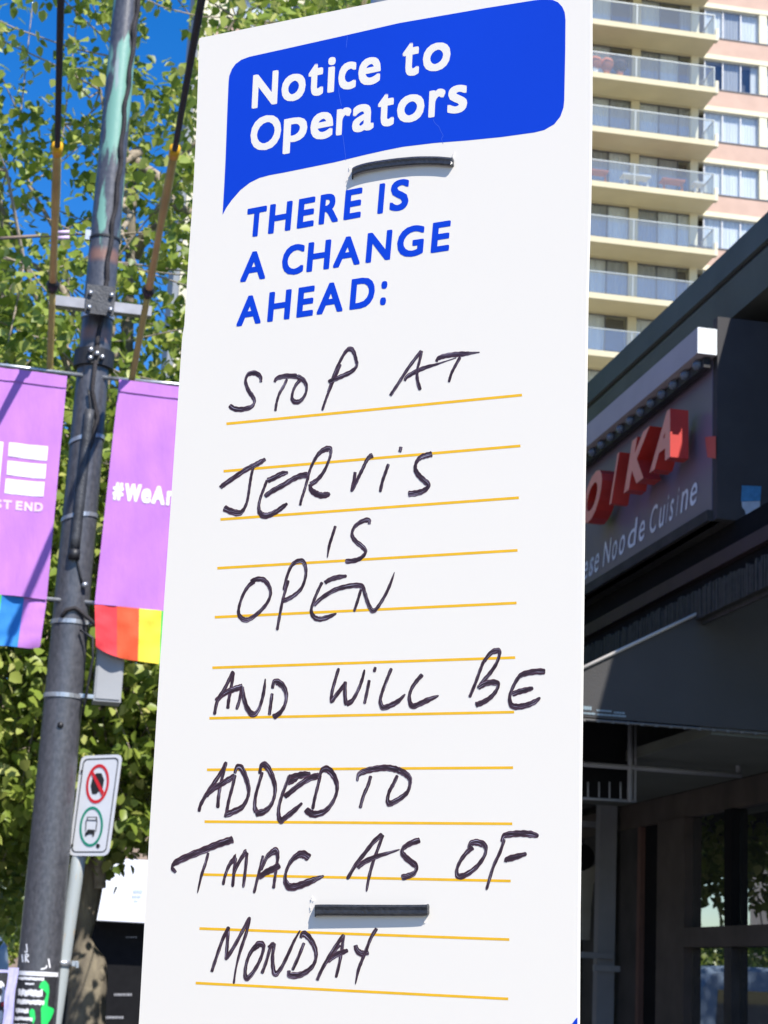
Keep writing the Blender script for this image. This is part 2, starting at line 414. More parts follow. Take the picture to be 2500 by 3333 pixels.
# ------------------------------------------------------------------ ground, road
def slab(name, a0, a1, b0, b1, z, mt, h=.0, kind='structure'):
    mb = MB()
    if h: mb.box(P3(a0, b0, z-h), D*(a1-a0), Ee*(b1-b0), Z*h)
    else: mb.face([P3(a0, b0, z), P3(a0, b1, z), P3(a1, b1, z), P3(a1, b0, z)])
    o = mb.build(name, mt); tag(o, kind=kind); return o
slab('ground', -400, 900, -600, 600, -.16, M['concrete'])
slab('road', -60, 400, -13, -.75, -.15, M['asphalt'])
slab('pavement', -30, 60, -.6, 3.75, 0, M['concrete'], .14)
slab('kerb', -30, 60, -.75, -.6, -.01, M['kerb'], .14)
slab('far_pavement', -30, 90, -17, -13.2, -.01, M['concrete'], .13)
for k in range(12):
    o = slab('lane_marking', -10+k*9, -7+k*9, -6.9, -6.78, -.146, M['linewhite'])

# ------------------------------------------------------------------ notice sign (nearest thing)
hdir = -Vector(ray(-11360, 2556)); hdir.z = 0; hdir.normalize()
sn = Vector((-hdir.y, hdir.x, 0))
sc_ = CAM + ray(1230, 1666)*1.2
if sn.dot(CAM-sc_) < 0: sn = -sn
SP = Plane(sc_, sn)
edge_l = [(649, 124), (646, 200), (640, 400), (628, 640), (613, 850), (600, 1058), (593, 1100), (556, 1640), (521, 2150), (487, 2700), (455, 3280), (430, 3700)]
edge_r = [(1926, -134), (1922, 0), (1922, 340), (1918, 650), (1909, 961), (1905, 1250), (1899, 1570), (1893, 2100), (1889, 2450), (1882, 2970), (1880, 3333), (1876, 3680)]
outline = [SP.hit(*p) for p in edge_l] + [SP.hit(*p) for p in edge_r[::-1]]
lowz = min(p.z for p in outline)
sroot = empty('notice_sign', (sc_.x, sc_.y, lowz), 'tall white notice board to operators with blue heading and marker handwriting, strapped to a pole', 'sign')
mb = MB(); mb.prism(outline, -sn*.004); mb.build('board', M['board'], sroot)
R1 = cv(600, 0, 1.229)
hdr = [(153, 860), (160, 740), (165, 640), (172, 450), (177, 330), (180, 303), (190, 277), (205, 256), (228, 239), (260, 227), (400, 196), (650, 140), (860, 92), (1200, 33), (1400, 1), (1440, -4), (1472, -1), (1495, 9), (1512, 27), (1522, 50), (1525, 80), (1524, 200), (1520, 400), (1517, 430), (1505, 465), (1480, 497), (1440, 520), (1400, 530), (1270, 548), (1130, 562), (1000, 572), (876, 587), (800, 602), (729, 618), (602, 649), (400, 690), (340, 701), (300, 712), (262, 731), (225, 760), (190, 800), (168, 831)]
L1 = SP.off(.00007)
mb = MB(); mb.face([L1.hit(*R1(*p)) for p in hdr][::-1]); o = mb.build('heading_panel', M['blue'], sroot)
foot = [(1842, 3400), (1845, 3375), (1850, 3355), (1858, 3338), (1868, 3324), (1877, 3313), (1880, 3312), (1879, 3420), (1842, 3425)]
mb = MB(); mb.face([L1.hit(*p) for p in foot]); mb.build('footer_logo', M['blue'], sroot)
L2 = SP.off(.00013)
Rn = cv(700, 100, 2.37)
mb = MB()
glyphs_px(mb, L2, lambda x, y: (x, y), [('N', 820, 906), ('o', 916, 995.5), ('t', 1002.5, 1054), ('i', 1065, 1092.5), ('c', 1101, 1160), ('e', 1166, 1240), ('t', 1309, 1366), ('o', 1376, 1467)],
          ((822, 354), (1412, 230)), ((822, 246), (1412, 116)), .045, 0, bold=4.3)
mb.build('heading_lettering', M['white_print'], sroot)
mb = MB()
glyphs_px(mb, L2, lambda x, y: (x, y), [('O', 814.8, 916), ('p', 921.5, 1000.4), ('e', 1010, 1085), ('r', 1094.5, 1143), ('a', 1146.5, 1218), ('t', 1228.7, 1284.4), ('o', 1292, 1382), ('r', 1395.3, 1449.5), ('s', 1457, 1522)],
          ((870, 485), (1400, 382.6)), ((870, 377), (1400, 270)), .045, 0, bold=4.3)
mb.build('heading_lettering', M['white_print'], sroot)
Rt = cv(750, 560, 2.212)
for items, base, cap in (
    ([('T', 110, 262), ('H', 273, 447), ('E', 480, 613), ('R', 637, 790), ('E', 816, 952), ('I', 1060, 1113), ('S', 1148, 1290)], ((165, 467), (1080, 299)), ((165, 258), (1080, 84))),
    ([('A', 75, 262), ('C', 370, 533), ('H', 549, 725), ('A', 743, 943), ('N', 975, 1165), ('G', 1198, 1397), ('E', 1444, 1588)], ((165, 780), (1510, 574)), ((165, 572), (1510, 358))),
    ([('A', 48, 230), ('H', 267, 440), ('E', 477, 608), ('A', 625, 820), ('D', 859, 1046), (':', 1080, 1128)], ((140, 1099), (1100, 958)), ((140, 889), (1100, 736)))):
    mb = MB(); glyphs_px(mb, L2, Rt, items, base, cap, .08, 0, bold=8.4); mb.build('lettering', M['blue'], sroot)
# hair cracks in the heading film
for c, pts in ((cv(700, 100, 2.37), [(963, 400), (955, 470), (975, 580)]), (cv(700, 100, 2.37), [(985, 800), (998, 900), (1010, 1000)]), (cv(700, 100, 2.37), [(1022, 35), (1012, 130)]),
               (cv(1200, 80, 4.1475), [(870, 1280), (900, 1335), (945, 1375), (975, 1440), (1005, 1500), (985, 1540), (1005, 1610)])):
    mb = MB(); stroke(mb, L2, c, pts, 1.1, 1.1, False); mb.build('crack_line', M['crack'], sroot)
# ruled yellow lines
RA = cv(500, 1100, 1.185); RB = cv(450, 2100, 1.1441)
for c, a, b in ((RA, (281, 331), (1421, 220)), (RA, (270, 514), (1415, 416)), (RA, (258, 700), (1409, 616)), (RA, (246, 888), (1404, 819)), (RA, (236, 1077), (1400, 1022)),
                (RB, (276, 84), (1404, 46)), (RB, (265, 272), (1400, 249)), (RB, (256, 464), (1396, 456)), (RB, (247, 657), (1393, 665)), (RB, (240, 854), (1387, 878)),
                (RB, (228, 1055), (1382, 1096)), (RB, (214, 1258), (1378, 1317))):
    mb = MB(); stroke(mb, L1, c, [a, b], 8.6, 8.6, False); mb.build('ruled_line', M['yellow_print'], sroot)
# handwriting
WORDS = []
c = cv(700, 1100, 2.765)
WORDS.append((c, 17, 8.5, [
 [(412, 400), (408, 350), (360, 315), (297, 330), (275, 390), (300, 470), (340, 530), (355, 575), (325, 620), (240, 642), (170, 635), (130, 605)],
 [(535, 398), (560, 362), (640, 342), (742, 345)], [(648, 370), (620, 430), (580, 500), (555, 580), (543, 658)],
 [(735, 345), (790, 375), (822, 430), (815, 500), (775, 560), (725, 576), (694, 545), (702, 480), (730, 420), (765, 380)],
 [(1130, 235), (1100, 310), (1060, 400), (1010, 520), (985, 590), (965, 652)],
 [(1015, 500), (1070, 330), (1120, 220), (1175, 125), (1218, 98), (1250, 130), (1270, 200), (1275, 250), (1230, 300), (1150, 340), (1080, 370), (1020, 398)]]))
c = cv(1200, 1100, 2.765)
WORDS.append((c, 17, 9, [
 [(475, 115), (420, 185), (350, 280), (280, 390), (220, 480), (195, 518)], [(480, 115), (460, 200), (438, 290), (440, 380), (465, 468)],
 [(325, 388), (345, 350), (430, 300), (520, 262, .8), (610, 237, .5), (700, 207, .25), (790, 178, .2)],
 [(610, 215), (625, 185), (680, 163), (760, 150), (850, 143), (930, 135, .5), (1000, 128, .2)], [(825, 170), (780, 250), (745, 320), (722, 398)]]))
c = cv(680, 1420, 4.1475)
WORDS.append((c, 21, 9, [
 [(155, 695), (200, 655), (350, 550), (500, 450), (620, 390), (700, 345), (765, 305, .6)],
 [(600, 420), (575, 520), (555, 640), (535, 780), (510, 900), (460, 1000), (400, 1035), (300, 1012), (200, 965)],
 [(1070, 487, .4), (980, 508), (880, 560), (790, 600)], [(785, 590), (745, 700), (700, 820), (675, 930), (685, 1020), (740, 1070), (820, 1060), (920, 1010), (1000, 950), (1060, 905, .5)],
 [(755, 812), (850, 742), (1000, 660), (1130, 580), (1240, 533), (1340, 520)], [(1345, 500), (1320, 620), (1280, 760), (1250, 850), (1232, 932)],
 [(1330, 600), (1360, 470), (1410, 350), (1480, 240), (1560, 180), (1630, 172), (1645, 230), (1615, 340), (1550, 480), (1460, 590), (1370, 650)],
 [(1365, 645), (1380, 720), (1440, 770), (1520, 798), (1600, 785), (1635, 770, .5)]]))
c = cv(1000, 1420, 3.318)
WORDS.append((c, 20, 10.5, [
 [(518, 385), (508, 460), (478, 600)], [(512, 440), (505, 520), (490, 560)], [(480, 590), (525, 505), (560, 430), (600, 350), (640, 265), (675, 222), (710, 205)],
 [(878, 298), (850, 380), (815, 480), (788, 602)], [(1012, 112), (1008, 140), (998, 170)],
 [(1350, 190), (1290, 205), (1225, 228), (1180, 280), (1168, 350), (1200, 415), (1260, 475), (1312, 530), (1260, 585), (1180, 612), (1090, 622)]]))
c = cv(720, 1660, 2.676)
WORDS.append((c, 17, 9.5, [
 [(996, 138), (970, 220), (942, 310), (925, 415, .35)],
 [(1290, 125), (1283, 87), (1220, 102), (1160, 150), (1140, 215), (1170, 270), (1230, 320), (1258, 365), (1220, 415), (1160, 440), (1080, 448)],
 [(258, 625), (310, 602), (370, 608), (415, 660), (430, 730), (400, 810), (330, 890), (250, 948), (200, 955), (157, 915), (155, 850), (190, 740), (240, 660), (290, 622)],
 [(587, 612), (560, 700), (535, 790), (510, 920), (487, 1048)],
 [(545, 700), (570, 590), (610, 490), (660, 448), (712, 448), (737, 510), (733, 590), (700, 680), (640, 740), (580, 775), (528, 795)],
 [(880, 628), (840, 710), (800, 810), (785, 880), (810, 932), (860, 950), (930, 932), (1005, 900, .4)], [(902, 635), (950, 605), (1020, 584), (1095, 574, .5)],
 [(808, 832), (870, 770), (980, 700), (1080, 668), (1170, 655), (1228, 665), (1250, 720), (1275, 800), (1308, 868), (1340, 872), (1385, 815), (1435, 730), (1475, 640), (1510, 540, .3)],
 [(1218, 690), (1195, 770), (1158, 885)]]))
c = cv(650, 2140, 2.765)
WORDS.append((c, 22, 10.5, [
 [(302, 122), (270, 190), (220, 290), (160, 390), (133, 515)], [(303, 130), (295, 200), (278, 300), (262, 380), (253, 462)],
 [(145, 392), (225, 322), (310, 285), (365, 268), (388, 262)], [(378, 270), (362, 370), (332, 468)],
 [(380, 262), (395, 350), (425, 450), (478, 512), (525, 478), (560, 385), (580, 290), (591, 190, .35)],
 [(653, 322), (640, 420), (627, 518)], [(655, 280), (668, 225), (705, 222), (755, 265), (780, 340), (765, 430), (720, 500), (660, 538)],
 [(1252, 95), (1215, 220), (1190, 320), (1187, 410)], [(1187, 400), (1240, 325), (1312, 235)], [(1310, 215), (1308, 330), (1318, 430)], [(1318, 420), (1375, 385), (1430, 285), (1465, 190), (1484, 108, .6)],
 [(1527, 202), (1510, 290), (1483, 418)], [(1582, 85), (1570, 132)]]))
c = cv(1200, 2080, 2.765)
WORDS.append((c, 20, 10.5, [
 [(206, 262), (170, 350), (125, 470), (105, 555), (130, 615), (200, 595), (270, 555), (330, 495, .4)],
 [(485, 318), (430, 380), (385, 450), (366, 530), (392, 602), (460, 582), (540, 545), (632, 508, .3)],
 [(1035, 200), (1000, 290), (960, 400), (908, 525)], [(1035, 205), (1100, 125), (1160, 105), (1178, 135), (1150, 220), (1090, 310), (1030, 380), (985, 445)],
 [(985, 440), (1050, 402), (1120, 388), (1165, 410), (1145, 470), (1090, 530), (1020, 572), (962, 592)],
 [(1590, 292), (1500, 292), (1400, 312), (1350, 345), (1300, 430), (1270, 520), (1285, 592), (1340, 608), (1430, 592), (1500, 560), (1545, 525, .5)],
 [(1290, 498), (1350, 475), (1420, 457), (1482, 440, .6)]]))
c = cv(620, 2460, 3.318)
WORDS.append((c, 24, 10.5, [
 [(388, 65), (330, 180), (250, 300), (170, 420), (110, 530), (92, 605)], [(385, 75), (352, 200), (322, 330), (303, 450), (295, 565)], [(165, 435), (240, 362), (340, 300), (420, 252), (485, 215)],
 [(483, 205), (455, 330), (415, 480), (392, 600), (375, 665)], [(480, 190), (500, 130), (545, 132), (592, 220), (628, 350), (618, 450), (560, 550), (470, 600), (380, 638)],
 [(778, 175), (740, 300), (705, 430), (695, 550), (715, 610)], [(748, 195), (765, 112), (812, 104), (870, 190), (912, 320), (908, 430), (870, 530), (800, 598), (700, 625)],
 [(1070, 212), (1030, 320), (985, 440), (955, 560), (955, 650), (980, 698), (1030, 662), (1120, 590), (1208, 508, .5)],
 [(1065, 240), (1150, 218), (1230, 202), (1298, 190, .4)], [(1045, 290), (1110, 262), (1160, 240, .5)], [(1015, 445), (1080, 392), (1180, 312), (1290, 242), (1395, 212)],
 [(1405, 205), (1375, 330), (1340, 470), (1320, 578)], [(1385, 245), (1420, 160), (1480, 145), (1540, 205), (1580, 300), (1578, 400), (1530, 510), (1450, 598), (1350, 630), (1290, 615), (1245, 575)]]))
c = cv(1040, 2460, 4.608)
WORDS.append((c, 21, 11, [
 [(568, 380, .6), (590, 280), (700, 225), (850, 192), (1000, 178), (1120, 195), (1200, 220)], [(770, 298), (730, 440), (660, 600), (610, 785)],
 [(1190, 218), (1280, 262), (1350, 335), (1358, 420), (1320, 540), (1220, 630), (1100, 700), (1045, 712), (1022, 650), (1050, 530), (1110, 420), (1170, 290)]]))
c = cv(530, 2680, 3.016)
WORDS.append((c, 27, 9.5, [
 [(130, 482, .4), (92, 432, .7), (130, 382), (250, 322), (400, 262), (520, 212), (620, 178), (692, 155)], [(447, 288), (420, 390), (380, 510), (340, 685, .45)],
 [(592, 605), (610, 520), (650, 415), (705, 345), (722, 335)], [(715, 335), (702, 450), (685, 625)], [(690, 510), (740, 395), (800, 300), (828, 285)], [(826, 285), (815, 420), (790, 630)],
 [(985, 315), (960, 420), (930, 540), (895, 685)], [(965, 460), (1020, 335), (1080, 280), (1112, 275), (1128, 335), (1115, 430), (1100, 540), (1087, 640)], [(940, 535), (1010, 482), (1080, 447), (1150, 408)],
 [(1440, 342), (1385, 305), (1330, 310), (1260, 370), (1212, 470), (1203, 560), (1245, 622), (1330, 612), (1430, 575), (1510, 542, .7), (1582, 514, .3)]]))
c = cv(1080, 2680, 2.304)
WORDS.append((c, 22, 10.5, [
 [(382, 82), (320, 132), (250, 220), (180, 310), (115, 420)], [(384, 85), (350, 180), (310, 290), (280, 400), (260, 512, .6)], [(192, 335), (240, 292), (330, 250, .8), (430, 220, .5), (510, 195, .2)],
 [(662, 125), (600, 145), (543, 180), (527, 215), (560, 260), (632, 322), (620, 370), (570, 395), (522, 406)],
 [(1028, 190), (1040, 152), (1090, 142), (1148, 168), (1150, 230), (1100, 310), (1030, 370), (960, 398), (937, 360), (960, 290), (1010, 220), (1060, 178)],
 [(1275, 138), (1290, 95), (1350, 80), (1430, 75), (1500, 82), (1552, 95, .5)], [(1295, 118), (1260, 220), (1210, 330), (1160, 498)], [(1302, 290), (1315, 270), (1380, 250), (1462, 226, .6)]]))
c = cv(650, 2960, 2.633)
WORDS.append((c, 22, 10.5, [
 [(103, 535), (140, 420), (200, 250), (252, 148)], [(245, 155), (238, 280), (226, 435)], [(228, 425), (300, 310), (370, 180), (432, 65)], [(430, 68), (400, 200), (350, 350), (312, 500, .6), (292, 638, .7)],
 [(462, 335), (500, 297), (540, 305), (545, 350), (510, 450), (450, 550), (402, 588), (390, 530), (410, 430), (450, 350), (505, 308)],
 [(533, 550), (570, 450), (605, 325)], [(592, 332), (635, 305), (625, 400), (630, 500), (650, 552), (700, 500), (760, 380), (810, 270, .8), (862, 178, .4)],
 [(895, 285), (850, 400), (795, 522)], [(866, 245), (885, 208), (932, 235), (980, 310), (998, 390), (978, 470), (920, 530), (850, 562), (775, 562), (765, 522)],
 [(1237, 215), (1170, 310), (1100, 420), (1040, 530), (1006, 608)], [(1233, 215), (1222, 320), (1200, 450), (1168, 585)], [(1095, 445), (1150, 402), (1210, 372), (1272, 350, .6)], [(1200, 300), (1140, 370), (1080, 462)],
 [(1335, 305), (1350, 350), (1390, 378), (1448, 362)], [(1518, 162), (1470, 240), (1430, 340), (1390, 440), (1360, 520), (1335, 642, .35)]]))
k = 0
for c, W, mn, strokes in WORDS:
    for st in strokes:
        k += 1; mb = MB(); stroke(mb, SP.off(.00015+.00001*(k % 9)), c, st, W*1.0, mn*.98, True, seedo=k)
        mb.build('handwriting', M['ink'], sroot)
# torn plastic round the tie holes
for (x, y) in ((1140, 545), (1136, 575), (1476, 500), (1472, 505), (1020, 2925), (1016, 2955), (1388, 2945), (1384, 3000)):
    mb = MB()
    for q in range(4):
        p = SP.off(.0006+.0006*rnd()); cx, cy = x+random.uniform(-5, 5), y+random.uniform(-7, 7)
        pts = [p.hit(cx+random.uniform(2, 5.5)*math.cos(a), cy+random.uniform(2, 5.5)*math.sin(a)) for a in (0, 2.1, 4.2)]
        pts[0] = SP.off(.0003).hit(cx, cy+4); mb.face(pts)
    mb.build('torn_edge', M['torn'], sroot)

# pole behind the notice
pc = Plane(sc_-sn*.038, sn).hit(1262, 1666); PX, PY = pc.x, pc.y
proot = empty('sign_pole', (PX, PY, 0), 'round grey metal pole standing behind the tall white notice board', 'pole')
mb = MB(); mb.tube([(PX, PY, 0), (PX, PY, 2.9)], .030, 32); mb.build('shaft', M['galv'], proot, True)
mb = MB(); mb.tube([(PX, PY, 2.9), (PX, PY, 2.92)], [.032, .024], 24); mb.build('cap', M['galv'], proot, True)
# cable ties
def tie(name, conv, pts, bul, hh, label):
    sp = smooth_path(pts, 6); n = len(sp)
    q = SP.hit(*conv(sp[n//2][0], sp[n//2][1]))
    o = empty(name, q, label, 'cable tie', 'cable ties through the notice board')
    mb = MB(); rows = []
    for i, (x, y, _) in enumerate(sp):
        t = i/(n-1); x_, y_ = conv(x, y)
        b_ = bul(t)
        outp = SP.off(.0006+b_+.0014); inp = SP.off(.0006+b_)
        u = hh/2
        mid = SP.off(.0006+b_+.0021); edg = SP.off(.0006+b_+.0010)
        rows.append([edg.hit(x_, y_-u), mid.hit(x_, y_-u*.62), SP.off(.0006+b_+.0018).hit(x_, y_), mid.hit(x_, y_+u*.62), edg.hit(x_, y_+u), inp.hit(x_, y_+u), inp.hit(x_, y_-u)])
    mb.quadgrid(rows, True)
    for r, e in ((rows[0], 1), (rows[-1], -1)):   # legs through the board
        bk = [p - sn*.012 for p in r]; mb.quadgrid([r, bk] if e < 0 else [bk, r], True)
    mb.build('strap', M['tie'], o)
    A = rows[0][2]; B = rows[-1][2]   # strap round the pole at the back
    mb = MB(); path = []
    c0 = Vector((PX, PY, 0)); r_ = .0318
    for i in range(17):
        t = i/16; ang = math.pi*t; zz = A.z+(B.z-A.z)*t
        path.append(Vector((PX, PY, zz)) - hdir*r_*math.cos(ang) - sn*r_*math.sin(ang))
    path = [A-sn*.006]+path+[B-sn*.006]
    mb.quadgrid([[p+Z*.0036, p-Z*.0036] for p in path]); mb.build('back_loop', M['tie'], o)
    mb = MB(); hb = path[9]; mb.box(hb-hdir*.006-sn*.006-Z*.0055, hdir*.012, sn*.006, Z*.011); mb.build('ratchet_head', M['tie'], o)
tie('cable_tie', cv(1090, 460, 3.858), [(212, 420), (235, 375), (400, 320), (700, 272), (1000, 243), (1250, 240), (1380, 248), (1478, 258)],
    lambda t: .0015*min(1, t/.06)*(1-.50*max(0, min(1, (t-.15)/.45)))*min(1, (1-t)/.05), 27, 'black cable tie across the board just under the blue heading')
tie('cable_tie', RB, [(657, 990), (680, 986), (860, 987), (1050, 987), (1078, 984)],
    lambda t: .0017*min(1, t/.06)*(1-.45*max(0, min(1, (t-.3)/.5)))*min(1, (1-t)/.05), 36, 'black cable tie across the board between TMAC and MONDAY lines')

# ------------------------------------------------------------------ lamp post with banners
PA = 9.5
PP = planeA(PA)
base = PP.hit(118, 3250); bx, by = base.x, base.y
PB = base.dot(Ee)
zt = lambda y, x=250: PP.hit(x, y).z
GREEN0 = zt(860); RUST = [zt(832), zt(1092)]
M['post'] = polemat()
def prad(z): return .104 - (z-1.7)*.0066
lroot = empty('trolley_post', (bx, by, 0), 'tall dark metal street post with worn green paint carrying two purple banners', 'post')
mb = MB(); zs = [0, .5, 1, 1.5, 2, 3, 4, 5, 6, 7, 8, 9]
mb.tube([(bx, by, z) for z in zs], [prad(z) for z in zs], 32); mb.build('shaft', M['post'], lroot, True)
mb = MB(); mb.tube([(bx, by, 0), (bx, by, .25), (bx, by, .28)], [.17, .16, .11], 24); mb.build('base', M['pole_dark'], lroot, True)
def ring(name, z0, z1, extra, mt, par, tilt=0, n=28):
    mb = MB(); r = prad((z0+z1)/2)
    rows = []
    for zz, e in ((z0, 0), (z0, extra), (z1, extra), (z1, 0)):
        rows.append([Vector((bx+(r+e)*math.cos(a), by+(r+e)*math.sin(a), zz+tilt*math.cos(a-2.9))) for a in [2*math.pi*k/n for k in range(n)]])
    mb.quadgrid(rows, True); return mb.build(name, mt, par, False)
def postpt(x, y, off=0):
    """point on the post's surface seen at a place on it"""
    v = ray(x, y); o = CAM
    r = prad(zt(y, x))+off
    fx, fy = o.x-bx, o.y-by; A = v.x*v.x+v.y*v.y; B_ = 2*(fx*v.x+fy*v.y); C_ = fx*fx+fy*fy-r*r
    dd = B_*B_-4*A*C_
    t = (-B_-math.sqrt(max(dd, 0)))/(2*A); return o+v*t
ring('clamp_collar', zt(1196), zt(1142), .022, M['black'], lroot)
for (x, y) in ((296, 1138), (294, 1165), (333, 1162), (316, 1150)):
    mb = MB(); p = postpt(x, y, .02); mb.tube([p, p+(CAM-p).normalized()*.03], .013, 8); mb.build('bolt', M['strap'], lroot, True)
for y, ti in ((1435, .025), (1690, .02), (2032, .0), (2272, .0)):
    ring('steel_strap', zt(y)-.011, zt(y)+.011, .006, M['strap'], lroot, -ti)
# hand hole and small plug
mb = MB(); p = postpt(197, 2360, .001); nn = (p-Vector((bx, by, p.z))).normalized(); mb.tube([p, p+nn*.006], .016, 14); mb.build('plug', M['black'], lroot, True)
mb = MB(); p = postpt(270, 1905, .001); nn = (p-Vector((bx, by, p.z))).normalized(); mb.tube([p, p+nn*.03], .014, 10); mb.build('bolt', M['strap'], lroot, True)
# long conduit box on the face of the post
def along(x0, y0, x1, y1, off, n=12):
    return [postpt(x0+(x1-x0)*k/n, y0+(y1-y0)*k/n, off) for k in range(n+1)]
mb = MB(); mb.tube(along(292, 1335, 243, 1790, .012), .026, 10); mb.build('conduit', M['pole_dark'], lroot, True)
mb = MB(); mb.tube(along(243, 1790, 240, 1820, .012, 2), .030, 10); mb.build('conduit_end', M['black'], lroot, True)
mb = MB(); mb.tube(along(288, 1270, 296, 1330, .02, 4)+along(250, 1822, 268, 1900, .008, 4), .006, 6); mb.build('wire', M['black'], lroot, True)
# cable running down the right of the upper shaft
pts = [(450, 0), (437, 100), (428, 200), (410, 330), (398, 450), (390, 560), (374, 690), (362, 770), (352, 860), (338, 980), (326, 1060), (316, 1140)]
mb = MB(); path = []
for i in range(len(pts)-1):
    for q in range(5):
        t = q/5; x = pts[i][0]+(pts[i+1][0]-pts[i][0])*t; y = pts[i][1]+(pts[i+1][1]-pts[i][1])*t
        path.append(postpt(x+3*math.sin(y*.05), y, .012+.006*math.sin(y*.08)))
e0 = path[0]; path = [Vector((e0.x, e0.y, 8.6)) - (Vector((e0.x, e0.y, 0))-Vector((bx, by, 0)))*.2]+path
mb.tube(path, .0125, 8); mb.build('cable', M['cable'], lroot, True)
mb = MB(); mb.tube([path[-1], postpt(300, 1270, .02), postpt(318, 1360, .012), postpt(300, 1440, .016), postpt(262, 1520, .01), postpt(252, 1600, .01)], .011, 8); mb.build('cable', M['cable'], lroot, True)
# hook ring under the lower banner arm
mb = MB(); path = [postpt(x, y, .01) for x, y in ((200, 2010), (215, 1985), (245, 1978), (268, 1995))]+[P3(PA-.12, PB+.12, zt(2040))]
mb.tube(path, .011, 8); mb.build('cable', M['cable'], lroot, True)
mb = MB(); path = [P3(PA-.1, PB+.05, zt(2060)), P3(PA-.12, PB+.115, zt(2085)), P3(PA-.11, PB+.125, zt(2150)), P3(PA-.1, PB+.105, zt(2290)), P3(PA-.06, PB+.10, zt(2330))]
mb.tube(path, .007, 6); mb.build('wire', M['black'], lroot, True)

# crossarm
AF = planeA(PA-.13)
q0, q1, q2, q3 = AF.hit(160, 965), AF.hit(493, 1010), AF.hit(490, 1043), AF.hit(158, 997)
aroot = empty('crossarm', ((q0.x+q1.x)/2, (q0.y+q1.y)/2, q3.z), 'grey metal crossarm clamped across the post holding two guy ropes', 'crossarm')
zc_ = (q0.z+q1.z)/2; hz = .03
A0 = PB-.335; A1 = PB+.335
A0 = q0.dot(Ee); A1 = q1.dot(Ee)
mb = MB(); mb.box(P3(PA-.165, A0, q3.z), Ee*(A1-A0), D*.06, Z*(q0.z-q3.z)); mb.build('beam', M['arm'], aroot)
mb = MB(); mb.box(P3(PA-.18, PB-.075, q3.z-.03), Ee*.15, D*.014, Z*.16); mb.build('clamp_plate', M['pole_dark'], aroot)
for dx in (-.055, .055):
    for dz in (0, .08):
        mb = MB(); p = P3(PA-.18, PB+dx, q3.z+dz); mb.tube([p, p-D*.02], .012, 8); mb.build('bolt', M['strap'], aroot, True)
ring('clamp_band', q3.z, q3.z+.03, .008, M['strap'], aroot)

# guy ropes with yellow guards
def rope(name, top, topd, tip, tipd, clamp, clampd, low, lowd, label):
    A = CAM+ray(*top)*topd; B = CAM+ray(*tip)*tipd; C_ = CAM+ray(*clamp)*clampd; L_ = CAM+ray(*low)*lowd
    o = empty(name, C_, label, 'guy rope', 'guy ropes held by the crossarm')
    up = A+(A-B)*1.2
    mb = MB(); n = 24
    mb.tube([up+(B-up)*(k/n)+Vector((0, 0, 0)) for k in range(n+1)], .0135, 8); mb.build('rope', M['cable'], o, True)
    mb = MB(); g = [B+(C_-B)*(k/10) for k in range(11)]
    mb.tube(g, [.019, .02, .021, .022, .0215, .018, .017, .0175, .019, .02, .021], 10); mb.build('guard_sleeve', M['yellow_guard'], o, True)
    mb = MB(); dr = (B-C_).normalized(); mb.tube([B-dr*.05, B+dr*.015], [.024, .026], 10); mb.build('sleeve_tip', M['yellow_tip'], o, True)
    mb = MB(); mb.tube([C_+dr*.03, C_-dr*.0, C_-dr*.05], [.022, .034, .024], 8); mb.build('clamp', M['black'], o, True)
    mb = MB(); mb.tube([C_-dr*.05+(L_-C_)*(k/8) for k in range(9)], .017, 8); mb.build('lower_sleeve', M['yellow_guard'], o, True)
    return o
rope('guy_rope', (198, 0), 6.6, (187, 478), 8.6, (172, 925), 9.45, (160, 1260), 9.75, 'black rope with yellow guard on the left end of the crossarm')
rope('guy_rope', (656, 0), 6.0, (569, 488), 8.4, (484, 945), 9.45, (424, 1260), 9.75, 'black rope with yellow guard on the right end of the crossarm')

# span wire with insulator
wroot = empty('span_wire', PP.hit(300, 765), 'thin span wire with pale insulator fixed to the post from the left', 'wire')
a = PP.hit(285, 762); b = CAM+ray(-900, 830)*9.5
mb = MB(); mb.tube([a, b], .004, 6); mb.build('wire', M['cable'], wroot, True)
mb = MB(); mb.tube([PP.hit(0, 776), PP.hit(60, 772), PP.hit(125, 768)], .009, 6); mb.build('sheath', M['tanwall'], wroot, True)
for dy in (-9, 9):
    mb = MB(); mb.tube([PP.hit(188, 766+dy), PP.hit(226, 764+dy)], .011, 8); mb.build('insulator', M['cloth_pink'], wroot, True)
mb = MB(); mb.box(PP.hit(276, 782)-D*.02, Ee*.028, D*.03, Z*.055); mb.build('clevis', M['strap'], wroot)
ring('wire_band', zt(775), zt(768), .006, M['black'], wroot)

# grey control box behind the right banner
groot = empty('control_box', P3(PA, PB+.2, zt(2285)), 'plain grey metal box strapped to the post under the right banner', 'box')
AFB = planeA(PA-.06); g0 = AFB.hit(304, 2280); g1 = AFB.hit(393, 2288); gt = AFB.hit(320, 2010)
mb = MB(); mb.box(Vector((g0.x, g0.y, g0.z)), Ee*(g1.dot(Ee)-g0.dot(Ee)), D*.16, Z*(gt.z-g0.z)); mb.build('housing', M['grey_box'], groot)
mb = MB(); w_ = g1.dot(Ee)-g0.dot(Ee); mb.box(g0-D*.006+Ee*.008+Z*.012, Ee*(w_-.016), D*.0055, Z*(gt.z-g0.z-.024)); mb.build('door', M['grey_box'], groot)
for y in (2032, 2272):
    mb = MB(); p = AFB.hit(285, y); mb.box(p-Ee*.05, Ee*.085, D*.03, Z*.02); mb.build('bracket', M['strap'], groot)

